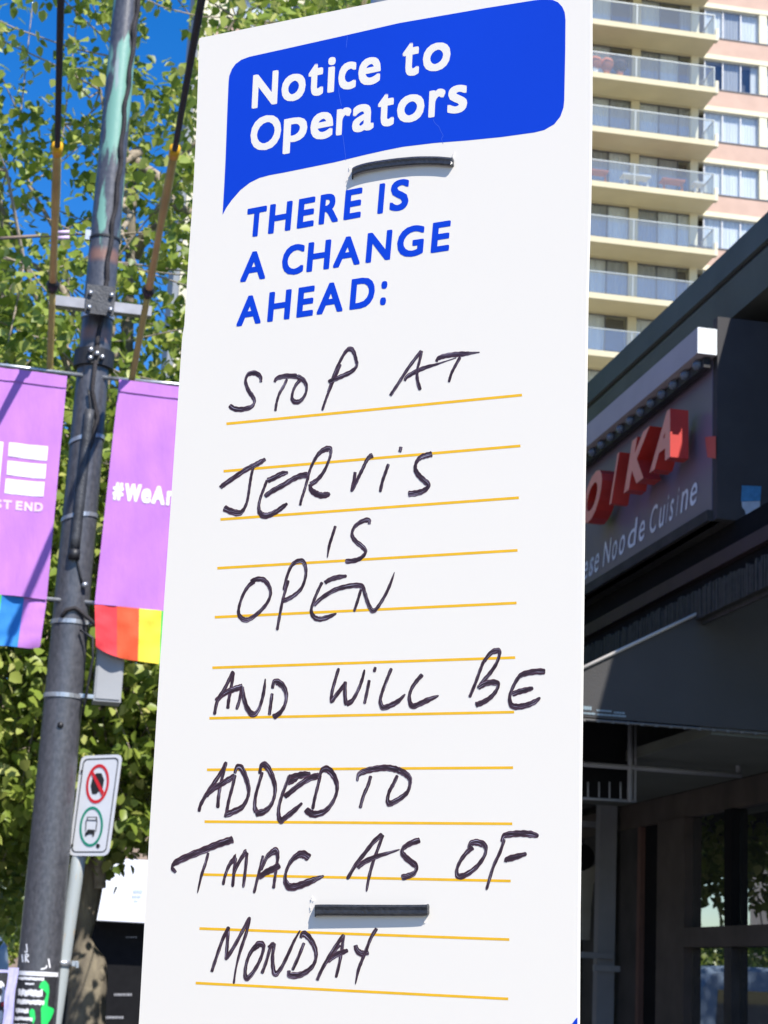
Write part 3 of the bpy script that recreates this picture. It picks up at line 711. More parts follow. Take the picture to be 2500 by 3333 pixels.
# banners
BA = planeA(PA-.12)
def bwave(u, v): return .003*math.sin(u*31+math.sin(v*9)*1.6)*(.5+.5*math.sin(v*4+u*3))+.006*math.sin(u*5+v*3)+.0045*math.sin(u*19+v*5+math.sin(v*7))*(.3+v)+.003*math.sin(v*19+u*11)+.002*math.sin(u*43+v*13)
def banner(name, tl, tr, bl, br, rl, rr, stripes, label, cut=None):
    """corner marks of cloth (tl,tr,bl,br) and the striped hem's lower corners (rl,rr)"""
    o = empty(name, BA.hit(*rl), label, 'banner', 'purple street banners on the post')
    T0, T1, B0, B1, R0, R1_ = [BA.hit(*q) for q in (tl, tr, bl, br, rl, rr)]
    def surf(u, v, A, Bq, C_, Dq, f=1):
        p = (A*(1-u)+Bq*u)*(1-v)+(C_*(1-u)+Dq*u)*v
        return p - D*(bwave(u, v)*f)
    mb = MB(); n = 26
    rows = [[surf(u/n, v/30, T0, T1, B0, B1) for u in range(n+1)] for v in range(31)]
    mb.quadgrid(rows); mb.build('cloth', M['purple'], o, True)
    # top and bottom pockets: a second layer of cloth
    for v0, v1 in ((0, .055), (.955, 1)):
        mb = MB(); mb.quadgrid([[surf(u/n, v0+(v1-v0)*k/2, T0, T1, B0, B1)-D*.006 for u in range(n+1)] for k in range(3)]); mb.build('pocket', M['purple'], o, True)
    for i, mt in stripes.items():
        mb = MB(); u0, u1 = i/6, (i+1)/6; rows = []
        for k in range(9):
            v = k/8; r = []
            for q in range(7):
                u = u0+(u1-u0)*q/6; vv = v
                if cut == 'l' and u < .22: vv = v*(1-.16*(1-u/.22)**2)
                if cut == 'r' and u > .90: vv = v*(1-.05*((u-.90)/.10)**2)
                r.append(surf(u, vv, B0, B1, R0, R1_, 1.2))
            rows.append(r)
        mb.quadgrid(rows); mb.build('stripe', M[mt], o, True)
    def drape(mb_):
        for i, p in enumerate(mb_.v):
            v = max(0, min(1, (T1.z-p.z)/(T1.z-B1.z))); A_ = T0.lerp(B0, v); B2 = T1.lerp(B1, v)
            u = (p-A_).dot(Ee)/(B2-A_).dot(Ee); mb_.v[i] = p - D*((p.dot(D))-(A_.lerp(B2, u).dot(D)-bwave(u, v)-.0022))
    return o, drape
bl_root, dl = banner('banner', (-215, 1172), (219, 1223), (-290, 1905), (152, 1952), (-305, 2072), (129, 2114),
                 {0: 'b_red', 1: 'b_orange', 2: 'b_yellow', 3: 'b_green', 4: 'b_blue', 5: 'purple'}, 'left purple street banner with white bars and ST END lettering', 'r')
br_root, dr_ = banner('banner', (388, 1236), (815, 1290), (308, 1967), (740, 2008), (312, 2130), (722, 2192),
                 {0: 'b_red', 1: 'b_orange', 2: 'b_yellow', 3: 'b_green', 4: 'b_blue', 5: 'purple'}, 'right purple street banner with hashtag lettering, partly behind the notice board', 'l')
BP = planeA(PA-.12-.017)
r5 = cv(0, 1100, 1.923)
def bar(q, dr):
    mb = MB(); a, b, c_, d_ = [BP.hit(*r5(*p)) for p in q]
    mb.quadgrid([[a.lerp(b, i/10).lerp(d_.lerp(c_, i/10), j/4) for i in range(11)] for j in range(5)]); dr(mb); return mb
for q in ([(57, 648), (302, 672), (295, 763), (51, 735)], [(48, 762), (291, 784), (284, 877), (42, 850)], [(37, 874), (281, 897), (272, 990), (28, 966)]):
    mb = bar(q, dl); mb.build('logo_bar', M['cloth_white'], bl_root)
mb = bar([(-70, 636), (22, 645), (-6, 962), (-98, 953)], dl); mb.build('logo_bar', M['cloth_white'], bl_root)
mb = MB(); glyphs_px(mb, BP, r5, [('W', -185, -105), ('E', -97, -52), ('S', -42, 12), ('T', 18, 75), ('E', 98, 143), ('N', 152, 206), ('D', 214, 271)],
          ((0, 1062), (270, 1086)), ((0, 1005), (270, 1030)), .06, 0, bold=3.6, lay=1e-4); dl(mb); mb.build('lettering', M['cloth_pink'], bl_root)
mb = MB(); glyphs_px(mb, BP, r5, [('#', 705, 776), ('W', 780, 887), ('e', 885, 948), ('A', 950, 1038), ('r', 1043, 1085)],
          ((720, 1010), (1030, 1040)), ((720, 900), (1030, 925)), .07, 0, bold=7, lay=1e-4); dr_(mb); mb.build('lettering', M['cloth_white'], br_root)
for (y0, y1, mt, nm) in ((1222, 1228, 'strap', 'banner_arm'), (1956, 1960, 'strap', 'banner_arm')):
    for sgn, rt, x0, x1 in ((-1, bl_root, 175, None), (1, br_root, 360, None)):
        p = PP.hit(225 if sgn < 0 else 375, y0+4); z = (p.z if True else 0)
        mb = MB(); mb.tube([P3(PA-.06, PB+.04*sgn, zt(y0+8, 240)), P3(PA-.095, PB+.70*sgn, zt(y0+8, 240))], .011, 10)
        mb.build(nm, M[mt], rt, True)

# graffiti letters and posters at the foot
grf = MB()
for pts in ([(86, 3072), (88, 3098), (80, 3096)], [(72, 3106), (74, 3132)], [(84, 3104), (93, 3110), (85, 3118), (94, 3132)], [(83, 3105), (83, 3132)], [(133, 3155), (150, 3150), (152, 3142)], [(158, 3120), (163, 3150)]):
    sp = smooth_path([(x, y) for x, y in pts], 4)
    for i in range(len(sp)-1):
        (x0, y0, _), (x1, y1, _) = sp[i], sp[i+1]; l = math.hypot(x1-x0, y1-y0) or 1; nx, ny = -(y1-y0)/l*2.3, (x1-x0)/l*2.3
        grf.face([postpt(x0+nx, y0+ny, .0012), postpt(x1+nx, y1+ny, .0012), postpt(x1-nx, y1-ny, .0012), postpt(x0-nx, y0-ny, .0012)])
grf.build('graffiti', M['cloth_white'], lroot)
def zz(y): return zt(y, 110)
def wrap(name, x0, x1, y0, y1, off, mt, par, nx=14, ny=6):
    mb = MB(); mb.quadgrid([[postpt(x0+(x1-x0)*i/nx-(y-y0)*.09*1.0, y+(x0+(x1-x0)*i/nx-x0)*.05, off) for i in range(nx+1)] for y in [y0+(y1-y0)*j/ny for j in range(ny+1)]])
    return mb.build(name, mt, par, True)
b0 = postpt(110, 3200)
poster = empty('street_poster', Vector((b0.x, b0.y, zz(3500))), 'black poster with green shape and white lines wrapped around the foot of the post', 'poster')
wrap('sheet', 62, 186, 3174, 3560, .003, M['posterblack'], poster)
wrap('tape', 55, 190, 3159, 3173, .005, M['cloth_white'], poster)
r7 = cv(0, 3060, 5.184)
def post_poly(name, pts, mt, par, off=.005, n=10):
    # fill a traced outline as horizontal strips following the round post
    mb = MB(); ys = [p[1] for p in pts]; y0, y1 = min(ys), max(ys); rows = []
    for k in range(n+1):
        y = y0+(y1-y0)*min(max(k/n, .002), .998); xs = []
        for i in range(len(pts)):
            (xa, ya), (xb, yb) = pts[i], pts[(i+1) % len(pts)]
            if (ya-y)*(yb-y) < 0: xs.append(xa+(xb-xa)*(y-ya)/(yb-ya))
        if len(xs) < 2: continue
        a, b = min(xs), max(xs); rows.append([postpt(*r7(a+(b-a)*q/4, y), off) for q in range(5)])
    mb.quadgrid(rows); mb.build(name, mt, par, True)
post_poly('green_print', [(700, 690), (760, 680), (820, 740), (835, 860), (820, 960), (800, 1110), (900, 1150), (915, 1200), (860, 1330), (800, 1420), (760, 1700), (700, 1700), (690, 1150), (740, 1040), (790, 900), (740, 850), (655, 800)], M['postergreen'], poster, .0055, 26)
post_poly('green_print', [(540, 1150), (585, 1180), (600, 1330), (560, 1420), (505, 1300), (490, 1200)], M['postergreen'], poster)
for (x0, x1, y, h) in ((320, 730, 640, 62), (425, 560, 735, 36), (310, 720, 880, 140), (290, 740, 1035, 95), (265, 485, 1190, 95), (245, 550, 1320, 72), (230, 460, 1430, 60)):
    mb = MB(); n = int((x1-x0)/30); x = x0
    while x < x1:
        wd = random.uniform(12, 24); j = random.uniform(-.1, .1)*h; hh = h*random.uniform(.38, .5)
        sl = (x-x0)*.05
        pts = [(x, y-hh+j+sl), (x+wd, y-hh*.8+j+sl), (x+wd*.9, y+hh+j+sl), (x-wd*.1, y+hh*.8+j+sl)]
        mb.face([postpt(*r7(*p), .006) for p in pts][::-1]); x += wd*1.12
    mb.build('print_line', M['cloth_white'], poster)
# lavender strip hanging at the left edge of the post, second poster behind it
LP = planeA(PA-.13)
q = empty('hanging_strip', LP.hit(25, 3400), 'crumpled lavender cloth strip hanging against the left edge of the post', 'cloth strip')
mb = MB(); rows = []
for k in range(20):
    t = k/19; y = 3150+t*330; xl = 27-t*36+2*math.sin(k*.9); xr = 60-t*36+2*math.sin(k*.7+1)
    rows.append([LP.hit(xl+(xr-xl)*u/5, y)-D*.008*math.sin(u*1.8+k*.5) for u in range(6)])
mb.quadgrid(rows); mb.build('cloth', M['lavender'], q, True)
LP2 = planeA(PA-.06)
q = empty('notice_poster', LP2.hit(0, 3400), 'black and white poster with a red mark beside the lavender strip', 'poster')
mb = MB(); mb.prism([LP2.hit(*p) for p in ((-140, 3152), (26, 3160), (10, 3500), (-160, 3490))], D*.01); mb.build('sheet', M['posterblack'], q)
L3 = planeA(PA-.064)
def rr(pts, name, mt, par, pl):
    mb = MB(); f = [pl.hit(*p) for p in pts]
    nrm = (f[1]-f[0]).cross(f[2]-f[1])
    if nrm.dot(pl.n) < 0: f = f[::-1]
    mb.face(f); return mb.build(name, mt, par)
rr([r7(*p) for p in ((-80, 690), (30, 690), (70, 740), (95, 900), (80, 1040), (-80, 1060))], 'white_print', M['cloth_white'], q, L3)
rr([r7(*p) for p in ((-40, 800), (25, 805), (42, 870), (20, 935), (-40, 940))], 'black_print', M['sign_black'], q, planeA(PA-.066))
rr([r7(*p) for p in ((20, 1060), (80, 1020), (85, 1110), (20, 1120))], 'red_print', M['sign_red'], q, L3)
rr([r7(*p) for p in ((-80, 1185), (40, 1190), (60, 1250), (20, 1420), (-80, 1400))], 'white_print', M['cloth_white'], q, L3)
rr([r7(*p) for p in ((-200, 480), (150, 505), (150, 550), (-200, 545))], 'tape', M['lavender'], q, L3)

# ------------------------------------------------------------------ no stopping sign on its own pipe
NA = 9.53
NP_ = planeA(NA)
pb = NP_.hit(176, 3333); pt = NP_.hit(256, 2790)
mx, my = (pb.x+pt.x)/2, (pb.y+pt.y)/2
lean = (pt-pb)/(pt.z-pb.z)
foot_ = pb-lean*pb.z
nroot = empty('parking_sign', foot_, 'small white no stopping sign with red and green rings on a rusty pale pipe', 'sign')
mb = MB(); mb.tube([foot_+lean*z for z in (0, 1, 2, 2.35)], .0365, 20); mb.build('pipe', M['pipe'], nroot, True)
aa = rad(-62); hx = Vector((-math.sin(aa), -math.cos(aa), 0)); nf = Vector((-hx.y, hx.x, 0))
c0 = NP_.hit(312, 2620) - D*.10
if nf.dot(CAM-c0) < 0: nf = -nf
FP = Plane(c0, nf)
r6 = cv(0, 2200, 1.952)
def rounded(q, r=.12, n=5):
    out = []
    for i in range(4):
        p0, p1, p2 = [Vector((*q[j % 4], 0)) for j in (i-1, i, i+1)]
        a = p1+(p0-p1).normalized()*r; b = p1+(p2-p1).normalized()*r
        for k in range(n+1):
            t = k/n; p = a*(1-t)**2+p1*2*t*(1-t)+b*t*t; out.append((p.x, p.y))
    return out
quad = [(516, 508), (777, 498), (690, 1143), (435, 1143)]
mb = MB(); mb.prism([FP.hit(*r6(*p)) for p in rounded(quad, 42)], -nf*.003); mb.build('plate', M['sign_white'], nroot)
def ringpoly(name, outer, inner, pl, mt, par):
    mb = MB(); n = len(outer)
    rows = [[pl.hit(*p) for p in outer], [pl.hit(*p) for p in inner]]
    a, b, c_ = rows[0][0], rows[0][1], rows[1][1]
    if (b-a).cross(c_-a).dot(pl.n) < 0: rows = rows[::-1]
    mb.quadgrid(rows, True); return mb.build(name, mt, par)
F1 = FP.off(.0012)
ins = [(530, 527), (757, 518), (675, 1122), (452, 1122)]; ins2 = [(536, 534), (750, 526), (670, 1115), (459, 1115)]
ringpoly('border', [r6(*p) for p in rounded(ins, 34)], [r6(*p) for p in rounded(ins2, 30)], F1, M['sign_black'], nroot)
def ell(cx, cy, rx, ry, rot, n=32):
    o = []
    for k in range(n):
        a = 2*math.pi*k/n; x, y = rx*math.cos(a), ry*math.sin(a); o.append((cx+x*math.cos(rot)-y*math.sin(rot), cy+x*math.sin(rot)+y*math.cos(rot)))
    return o
F2 = FP.off(.0022); F3 = FP.off(.0034)
ringpoly('red_ring', [r6(*p) for p in ell(620, 685, 72, 126, .16)], [r6(*p) for p in ell(620, 685, 57, 106, .16)], F2, M['sign_red'], nroot)
rr([r6(*p) for p in ((612, 618), (645, 618), (662, 660), (648, 740), (625, 735), (612, 752), (585, 750), (576, 700), (590, 640))], 'octagon', M['sign_black'], nroot, F1)
rr([r6(*p) for p in ((578, 618), (592, 604), (662, 738), (648, 762))], 'slash', M['sign_red'], nroot, F3)
ringpoly('green_ring', [r6(*p) for p in ell(580, 957, 74, 128, .10)], [r6(*p) for p in ell(580, 957, 61, 112, .10)], F2, M['sign_green'], nroot)
for q in ([(553, 895), (618, 896), (617, 920), (551, 918)], [(545, 918), (551, 918), (546, 985), (541, 985)], [(615, 920), (620, 920), (610, 990), (605, 988)], [(540, 1000), (560, 975), (602, 978), (600, 1008), (570, 1004), (555, 1010), (542, 1010)], [(541, 1005), (552, 1005), (550, 1018), (540, 1018)], [(588, 1005), (598, 1006), (597, 1020), (586, 1018)]):
    rr([r6(*p) for p in q], 'bus_symbol', M['sign_black'], nroot, F2)
rr([r6(*p) for p in ((560, 901), (610, 902), (608, 914), (558, 913))], 'bus_window', M['sign_white'], nroot, F3)
rr([r6(*p) for p in ((610, 1075), (618, 1064), (635, 1072), (634, 1088), (622, 1096), (612, 1088))], 'arrow', M['sign_black'], nroot, F2)
for p in ((522, 605), (462, 1075)):
    mb = MB(); q = FP.hit(*r6(*p)); mb.tube([q, q+nf*.006], .006, 8); mb.build('screw', M['sign_black'], nroot, True)
mb = MB(); p = NP_.hit(205, 3135); mb.tube([p-Z*.014, p+Z*.014], .045, 20); mb.build('clamp', M['strap'], nroot, True)
mb = MB(); mb.box(NP_.hit(176, 3142), Ee*.115, D*.02, Z*.026); mb.build('clamp_arm', M['strap'], nroot)
mb = MB(); p = NP_.hit(247, 3150); mb.box(p-D*.02, Ee*.012, D*.04, Z*.03); mb.build('clamp_bolt', M['strap'], nroot)

# ------------------------------------------------------------------ street tree
TA = 13.0
TP = planeA(TA)
def leafcloud(mb, tints, pos, dirv, n, spread, size):
    for _ in range(n):
        p = pos + Vector((random.gauss(0, spread), random.gauss(0, spread), random.gauss(0, spread*.75)))
        L_ = size*random.uniform(.7, 1.25)
        ax = Vector((random.uniform(-1, 1), random.uniform(-1, 1), random.uniform(-1.3, .1))).normalized()
        up_ = Vector((random.uniform(-.9, .9), random.uniform(-.9, .9), random.uniform(.2, 1))) + SUN*.5
        side = ax.cross(up_)
        if side.length < .05: continue
        side.normalize(); nn = side.cross(ax).normalized()
        W_ = L_*random.uniform(.36, .46)
        b0 = p; t = p+ax*L_-nn*L_*.12; l1 = p+ax*L_*.28+side*W_+nn*L_*.06; r1 = p+ax*L_*.28-side*W_+nn*L_*.06
        l2 = p+ax*L_*.68+side*W_*.72-nn*L_*.0; r2 = p+ax*L_*.68-side*W_*.72; c1 = p+ax*L_*.45-nn*L_*.05
        i = len(mb.v); mb.v += [b0, l1, l2, t, r2, r1, c1]
        for f in ((0, 1, 6), (1, 2, 6), (2, 3, 6), (3, 4, 6), (4, 5, 6), (5, 0, 6)):
            mb.f.append(tuple(i+q for q in f)); mb.uv.append([(0, 0)]*3); mb.mi.append(0)
        tt = min(1, max(0, random.gauss(.52, .27))); tints += [tt]*6
def sag(a, b, s, n=6):
    return [a+(b-a)*(k/n)+Vector((0, 0, -s*math.sin(math.pi*k/n))) for k in range(n+1)]
# gaps where the sky shows between the boughs (centre px,py, half sizes) on this crown's mid plane
GAPS = [(120, 150, 75, 190), (190, 380, 40, 130), (265, 70, 60, 60), (505, 110, 75, 110), (300, 200, 45, 70), (520, 270, 45, 60), (175, 670, 45, 80), (285, 520, 30, 60), (250, 640, 30, 80), (40, 320, 25, 40), (235, 1130, 50, 70), (130, 1090, 25, 35), (285, 330, 40, 60),
        (470, 730, 45, 30), (130, 560, 30, 60), (560, 30, 60, 60), (600, 170, 42, 120), (610, 800, 26, 62), (760, 30, 90, 40),  (380, 640, 20, 60), (25, 700, 22, 40), (250, 930, 25, 60), (210, 1380, 22, 26), (195, 1850, 20, 40), (15, 2230, 30, 40), (430, 2900, 75, 100), (100, 2250, 14, 30), (150, 2380, 12, 25), (60, 430, 30, 30), (470, 480, 25, 25), (440, 1180, 18, 25)]
def in_gap(p, gaps):
    q = p-CAM; dd = q.dot(FW); x = 1250+F*q.dot(RT)/dd; y = 1666.5-F*q.dot(UP)/dd
    for (cx, cy, rx, ry) in gaps:
        if ((x-cx)/rx)**2+((y-cy)/ry)**2 < 1: return True
    return False
def tree(base, label, seed, trunkpath, crown_c, crown_r, nclump, perclump, gaps, zdense, group='trees along the street', lsize=.062, zlow=2.3, lit=None, low=()):
    random.seed(seed)
    root = empty('street_tree', base, label, 'tree', group)
    mb = MB(); tp = [Vector(p) for p, r in trunkpath]; mb.tube(tp, [r for p, r in trunkpath], 12)
    mb.build('trunk', M['bark'], root, True)
    top = tp[-1]; limbs = MB(); lf = MB(); tints = []
    limb_ends = []
    for k in range(15):
        s_ = tp[random.randint(len(tp)//2, len(tp)-1)]
        a = random.uniform(0, 2*math.pi); el_ = random.uniform(.15, 1.3)
        e_ = crown_c+Vector((math.cos(a)*math.cos(el_)*crown_r.x, math.sin(a)*math.cos(el_)*crown_r.y, math.sin(el_)*crown_r.z*random.choice((1, .9, .5))))*random.uniform(.6, .95)
        pth = sag(s_, e_, random.uniform(.1, .5), 8); pth = [p+Vector((random.gauss(0, .05), random.gauss(0, .05), random.gauss(0, .04))) for p in pth]
        limbs.tube(pth, [.038*(1-q/9.2)+.005 for q in range(9)], 6, cap=False); limb_ends += pth[3:]
    limbs.build('limb', M['twig'], root, True)
    tw = MB(); made = 0; tries = 0
    while made < nclump and tries < nclump*12:
        tries += 1
        p = Vector((random.uniform(-1, 1), random.uniform(-1, 1), random.uniform(-1, 1)))
        if math.hypot(p.x, p.y)**2.2+abs(p.z)**(2.0 if p.z > 0 else 5.0) > 1: continue
        rr_ = p.length
        if rr_ < .35 and rnd() < .6: continue
        c = crown_c+Vector((p.x*crown_r.x, p.y*crown_r.y, p.z*crown_r.z))
        if c.z > zdense and rnd() < .64*min(1, (c.z-zdense)/1.2): continue
        if c.z < zlow: continue
        if gaps and in_gap(c, gaps): continue
        if lit:
            q_ = c-lit; t_ = q_.dot(SUN)
            if t_ > 0 and (q_-SUN*t_).length < .26: continue
        made += 1
        near = min(random.sample(limb_ends, 40), key=lambda q: (q-c).length)
        if rnd() < .22: tw.tube(sag(near, c, random.uniform(-.05, .15), 3), [.008, .006, .005, .003], 4, cap=False)
        leafcloud(lf, tints, c, None, int(perclump*random.uniform(.6, 1.4)), random.uniform(.06, .13), lsize)
    for (x0, x1, y0, y1, a0, a1, n_) in low:
        for _ in range(n_):
            c = planeA(random.uniform(a0, a1)).hit(random.uniform(x0, x1), random.uniform(y0, y1))
            leafcloud(lf, tints, c, None, perclump, .12, lsize)
            if rnd() < .15: tw.tube(sag(c+Vector((.2, 0, .9)), c, .05, 3), [.012, .009, .006, .004], 4, cap=False)
    tw.build('twigs', M['twig'], root, True)['kind'] = 'stuff'
    o = lf.build('foliage', M['leaf'], root, True); o['kind'] = 'stuff'
    at = o.data.attributes.new('tint', 'FLOAT', 'FACE'); at.data.foreach_set('value', tints)
    return root
def tpx(x, y, a=TA): return planeA(a).hit(x, y)
b0 = tpx(265, 3500); g = Vector((b0.x, b0.y, 0))
tr = [(g, .20), (g+Z*.5, .17), (tpx(278, 3333), .135), (tpx(283, 3250), .128), (tpx(286, 3180), .135), (tpx(284, 3130), .125), (tpx(274, 3090), .08), (tpx(272, 3050), .05), (tpx(282, 2990), .07), (tpx(292, 2900), .085), (tpx(300, 2800), .09),
      (tpx(315, 2600), .085), (tpx(340, 2300), .075), (tpx(360, 2000), .07), (tpx(385, 1600), .06), (tpx(410, 1200), .05), (tpx(425, 800), .035), (tpx(440, 500), .02)]
cz = 5.9
cc = tpx(430, 1300); cc = Vector((cc.x, cc.y, cz))
# lower trunk: swollen burls
troot = tree(g, 'leafy street tree with knobbly trunk behind the post and banners', 11, tr, cc, Vector((2.75, 2.3, 4.0)), 2950, 22, GAPS, 5.1, lsize=.083, lit=tpx(290, 3180), low=((-120, 60, 2500, 3020, 13, 15.5, 60), (60, 150, 2450, 2960, 13.5, 15, 16), (330, 420, 2500, 2780, 13.5, 15, 14)))
random.seed(5)
mb = MB()
def blob(mb, c, r, n=10, sq=1.0):
    rows = []
    for i in range(n+1):
        ph = math.pi*i/n; row = []
        for j in range(n*2):
            th = math.pi*j/n; d_ = 1+.09*math.sin(3*th+ph*2)+.06*math.sin(4*ph+th*2)
            row.append(c+Vector((math.sin(ph)*math.cos(th)*r*d_, math.sin(ph)*math.sin(th)*r*d_, math.cos(ph)*r*sq*d_)))
        rows.append(row)
    mb.quadgrid(rows, True)
for (x, y, r, s) in ((304, 3170, .085, .9), (262, 3195, .08, 1.3), (288, 3240, .10, 1.5)):
    mb2 = MB(); blob(mb2, tpx(x, y)-D*.04, r, 10, s); mb2.build('burl', M['bark'], troot, True)
# further trees of the row: copies of the first, part by part
def copy_thing(o, loc, rot, label):
    r = o.copy(); COL.objects.link(r); r.location = loc; r.rotation_euler = (0, 0, rot); r['label'] = label
    for ch in o.children:
        c = ch.copy(); COL.objects.link(c); c.parent = r
    return r
g2 = P3(21, -.15, 0)
t2 = tree(g2, 'second leafy tree down the kerb, just behind the knobbly one', 23, [(g2+Z*z, .15-.012*z) for z in (0, 1, 2, 3, 4, 5)], g2+Z*5.0, Vector((3.2, 3, 2.1)), 1000, 24, None, 99, lsize=.10, zlow=2.95, low=((-700, 95, 2900, 3075, 20, 23, 110),))
copy_thing(t2, P3(41, -1.0, 0), 4.0, 'farthest leafy tree of the kerb row, seen low left of the post')
copy_thing(t2, P3(47, -3.2, 0), 1.0, 'leafy tree in the distance left of the kerb row')
copy_thing(t2, P3(47, 3.4, 0), 2.0, 'leafy tree in the distance behind the shop with the white awning')

# ------------------------------------------------------------------ restaurant frontage
BB = 2.856
PB1 = planeB(BB); EB = BB+.18; EP = planeB(EB)
def zB(pl, x, y): return pl.hit(x, y).z
zE1 = zB(EP, 2200, 973); zE2 = zB(EP, 2084, 1163); 
A_FAR = 17.0; A_NEAR = 1.5
rroot = empty('restaurant', P3(10, BB+1, 0), 'dark single storey restaurant front with deep eave and large windows', 'restaurant')
def rbox(name, a0, a1, b0, b1, z0, z1, mt, par=None, bev=0):
    mb = MB(); mb.box(P3(a0, b0, z0), D*(a1-a0), Ee*(b1-b0), Z*(z1-z0)); return mb.build(name, mt, par or rroot)
BW = BB+.9
rbox('eave_fascia', A_NEAR, A_FAR, EB, EB+.5, zE2+.012, zE1, M['slate'])
rbox('eave_groove', A_NEAR, A_FAR, EB+.02, EB+.45, zE2-.012, zE2+.012, M['black'])
rbox('lower_fascia', A_NEAR, A_FAR, EB+.012, EB+.3, zE2-.20, zE2-.012, M['slate2'])
rbox('roof', A_NEAR, A_FAR, EB+.5, BW+9, zE2-.22, zE1-.03, M['slate'])
rbox('soffit', 7.25, A_FAR, BB-.02, BW, 3.552, 3.60, M['darkwall'])
rbox('upper_wall', A_NEAR, A_FAR, BW-.3, BW+.02, 3.6, zE2-.2, M['darkwall'])
# sign box: panel, side face, lettering, lamp row
kroot = empty('shop_sign', P3(7.3, BB, 3.55), 'long glossy grey shop sign box with raised red letters and noodle cuisine lettering', 'shop sign')
zlb = zB(PB1, 2150, 1262); zlt = zB(PB1, 2150, 1187)
rbox('panel', 7.252, A_FAR, BB, BB+.04, 3.552, zlb+.04, M['panel'], kroot)
rbox('side_panel', 7.20, 7.25, BB+.003, BB+.72, 3.552, zlt-.005, M['navy'], kroot)
rbox('top_panel', 7.252, A_FAR, BB+.042, EB-.01, zlt-.06, zlt-.01, M['slate'], kroot)
lb = planeB(BB-.09); z0, z1 = zB(lb, 2150, 1262), zB(lb, 2150, 1187)
Ax0 = ab(lb.hit(2271, 1110))[0]
zq0 = planeA(Ax0).hit(2300, 1152).z; zq1 = planeA(Ax0).hit(2300, 1068).z
rbox('light_trough', Ax0+.004, A_FAR, BB-.09, BB-.002, zq0, zq1, M['lilac'], kroot)
rbox('trough_end', Ax0, Ax0+.0035, BB-.09, BB-.002, zq0, zq1, M['white_end'], kroot)
r2 = cv(1850, 1000, 2.458)
LBP = planeB(BB-.045)
a_first = ab(LBP.hit(*r2(1050, 468)))[0]; a_l = ab(LBP.hit(*r2(465, 970)))[0]; step = (a_l-a_first)/6.6
bulb_me = None; zb_ = ab(LBP.hit(*r2(1050, 468)))[2]
rbox('lamp_rail', Ax0+.03, A_FAR, BB-.05, BB-.02, zq0-.05, zq0-.004, M['black'], kroot)
for k in range(34):
    a = a_first+step*k
    if a > A_FAR-.1: break
    if bulb_me is None:
        mb = MB(); c = P3(0, 0, 0); rows = []
        for i in range(6):
            ph = math.pi*i/5
            rows.append([Vector((math.sin(ph)*math.cos(t)*.024, math.sin(ph)*math.sin(t)*.034, math.cos(ph)*.022)) for t in [2*math.pi*j/10 for j in range(10)]])
        mb.quadgrid(rows, True); o = mb.build('lamp', M['bulb'], None, True); bulb_me = o
        o.parent = kroot; o.location = P3(a, BB-.055, zb_)-kroot.location
    else:
        o = bulb_me.copy(); COL.objects.link(o); o.parent = kroot; o.location = P3(a, BB-.055, zb_)-kroot.location
    o.rotation_euler = (0, 0, -SA)
LF = planeB(BB-.125)
for it in ([('O', 104, 276)], [('I', 334, 402)], [('K', 462, 650)], [('A', 668, 866)]):
    mb = MB(); glyphs_px(mb, LF, r2, it, ((355, 1585), (695, 1318)), ((385, 1150), (790, 800)), .16, .044, ext=Ee*.085)
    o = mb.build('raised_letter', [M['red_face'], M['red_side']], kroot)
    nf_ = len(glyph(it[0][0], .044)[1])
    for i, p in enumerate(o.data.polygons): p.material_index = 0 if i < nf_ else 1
rr([r2(*p) for p in ((1092, 1040), (1180, 1030), (1180, 1212), (1112, 1200))], 'painted_reflection', M['painted_reflection'], kroot, planeB(BB-.002))  # flat red patch painted in for the sunlit letter's reflection in the panel
TPL = planeB(BB-.003)
r4 = cv(1850, 1550, 3.318)
for items in ([('e', 118, 165), ('s', 165, 225), ('e', 225, 262), ('s', 222, 275), ('e', 278, 335)][2:],
              [('N', 372, 465), ('o', 470, 530), ('o', 545, 615), ('d', 642, 740), ('l', 726, 744), ('e', 758, 830)],
              [('C', 876, 962), ('u', 978, 1040), ('i', 1060, 1078), ('s', 1092, 1140), ('i', 1172, 1190), ('n', 1215, 1296), ('e', 1310, 1395)]):
    mb = MB(); glyphs_px(mb, TPL, r4, items, ((390, 975), (1340, 320)), ((390, 705), (1340, 5)), .10, .006); mb.build('lettering', M['signgrey'], kroot)
# the two e and s left of Noodle
mb = MB(); glyphs_px(mb, TPL, r4, [('e', 158, 215)], ((390, 975), (1340, 320)), ((390, 705), (1340, 5)), .10, .006); mb.build('lettering', M['signgrey'], kroot)
SPn = planeA(7.198)
rr([(2415, 1580), (2478, 1583), (2475, 1630), (2412, 1632)], 'sticker', M['stickerblue'], kroot, SPn)
rr([(2414, 1633), (2474, 1631), (2474, 1655), (2466, 1658), (2462, 1676), (2428, 1674), (2424, 1660), (2416, 1652)], 'sticker', M['stickerpale'], kroot, SPn)
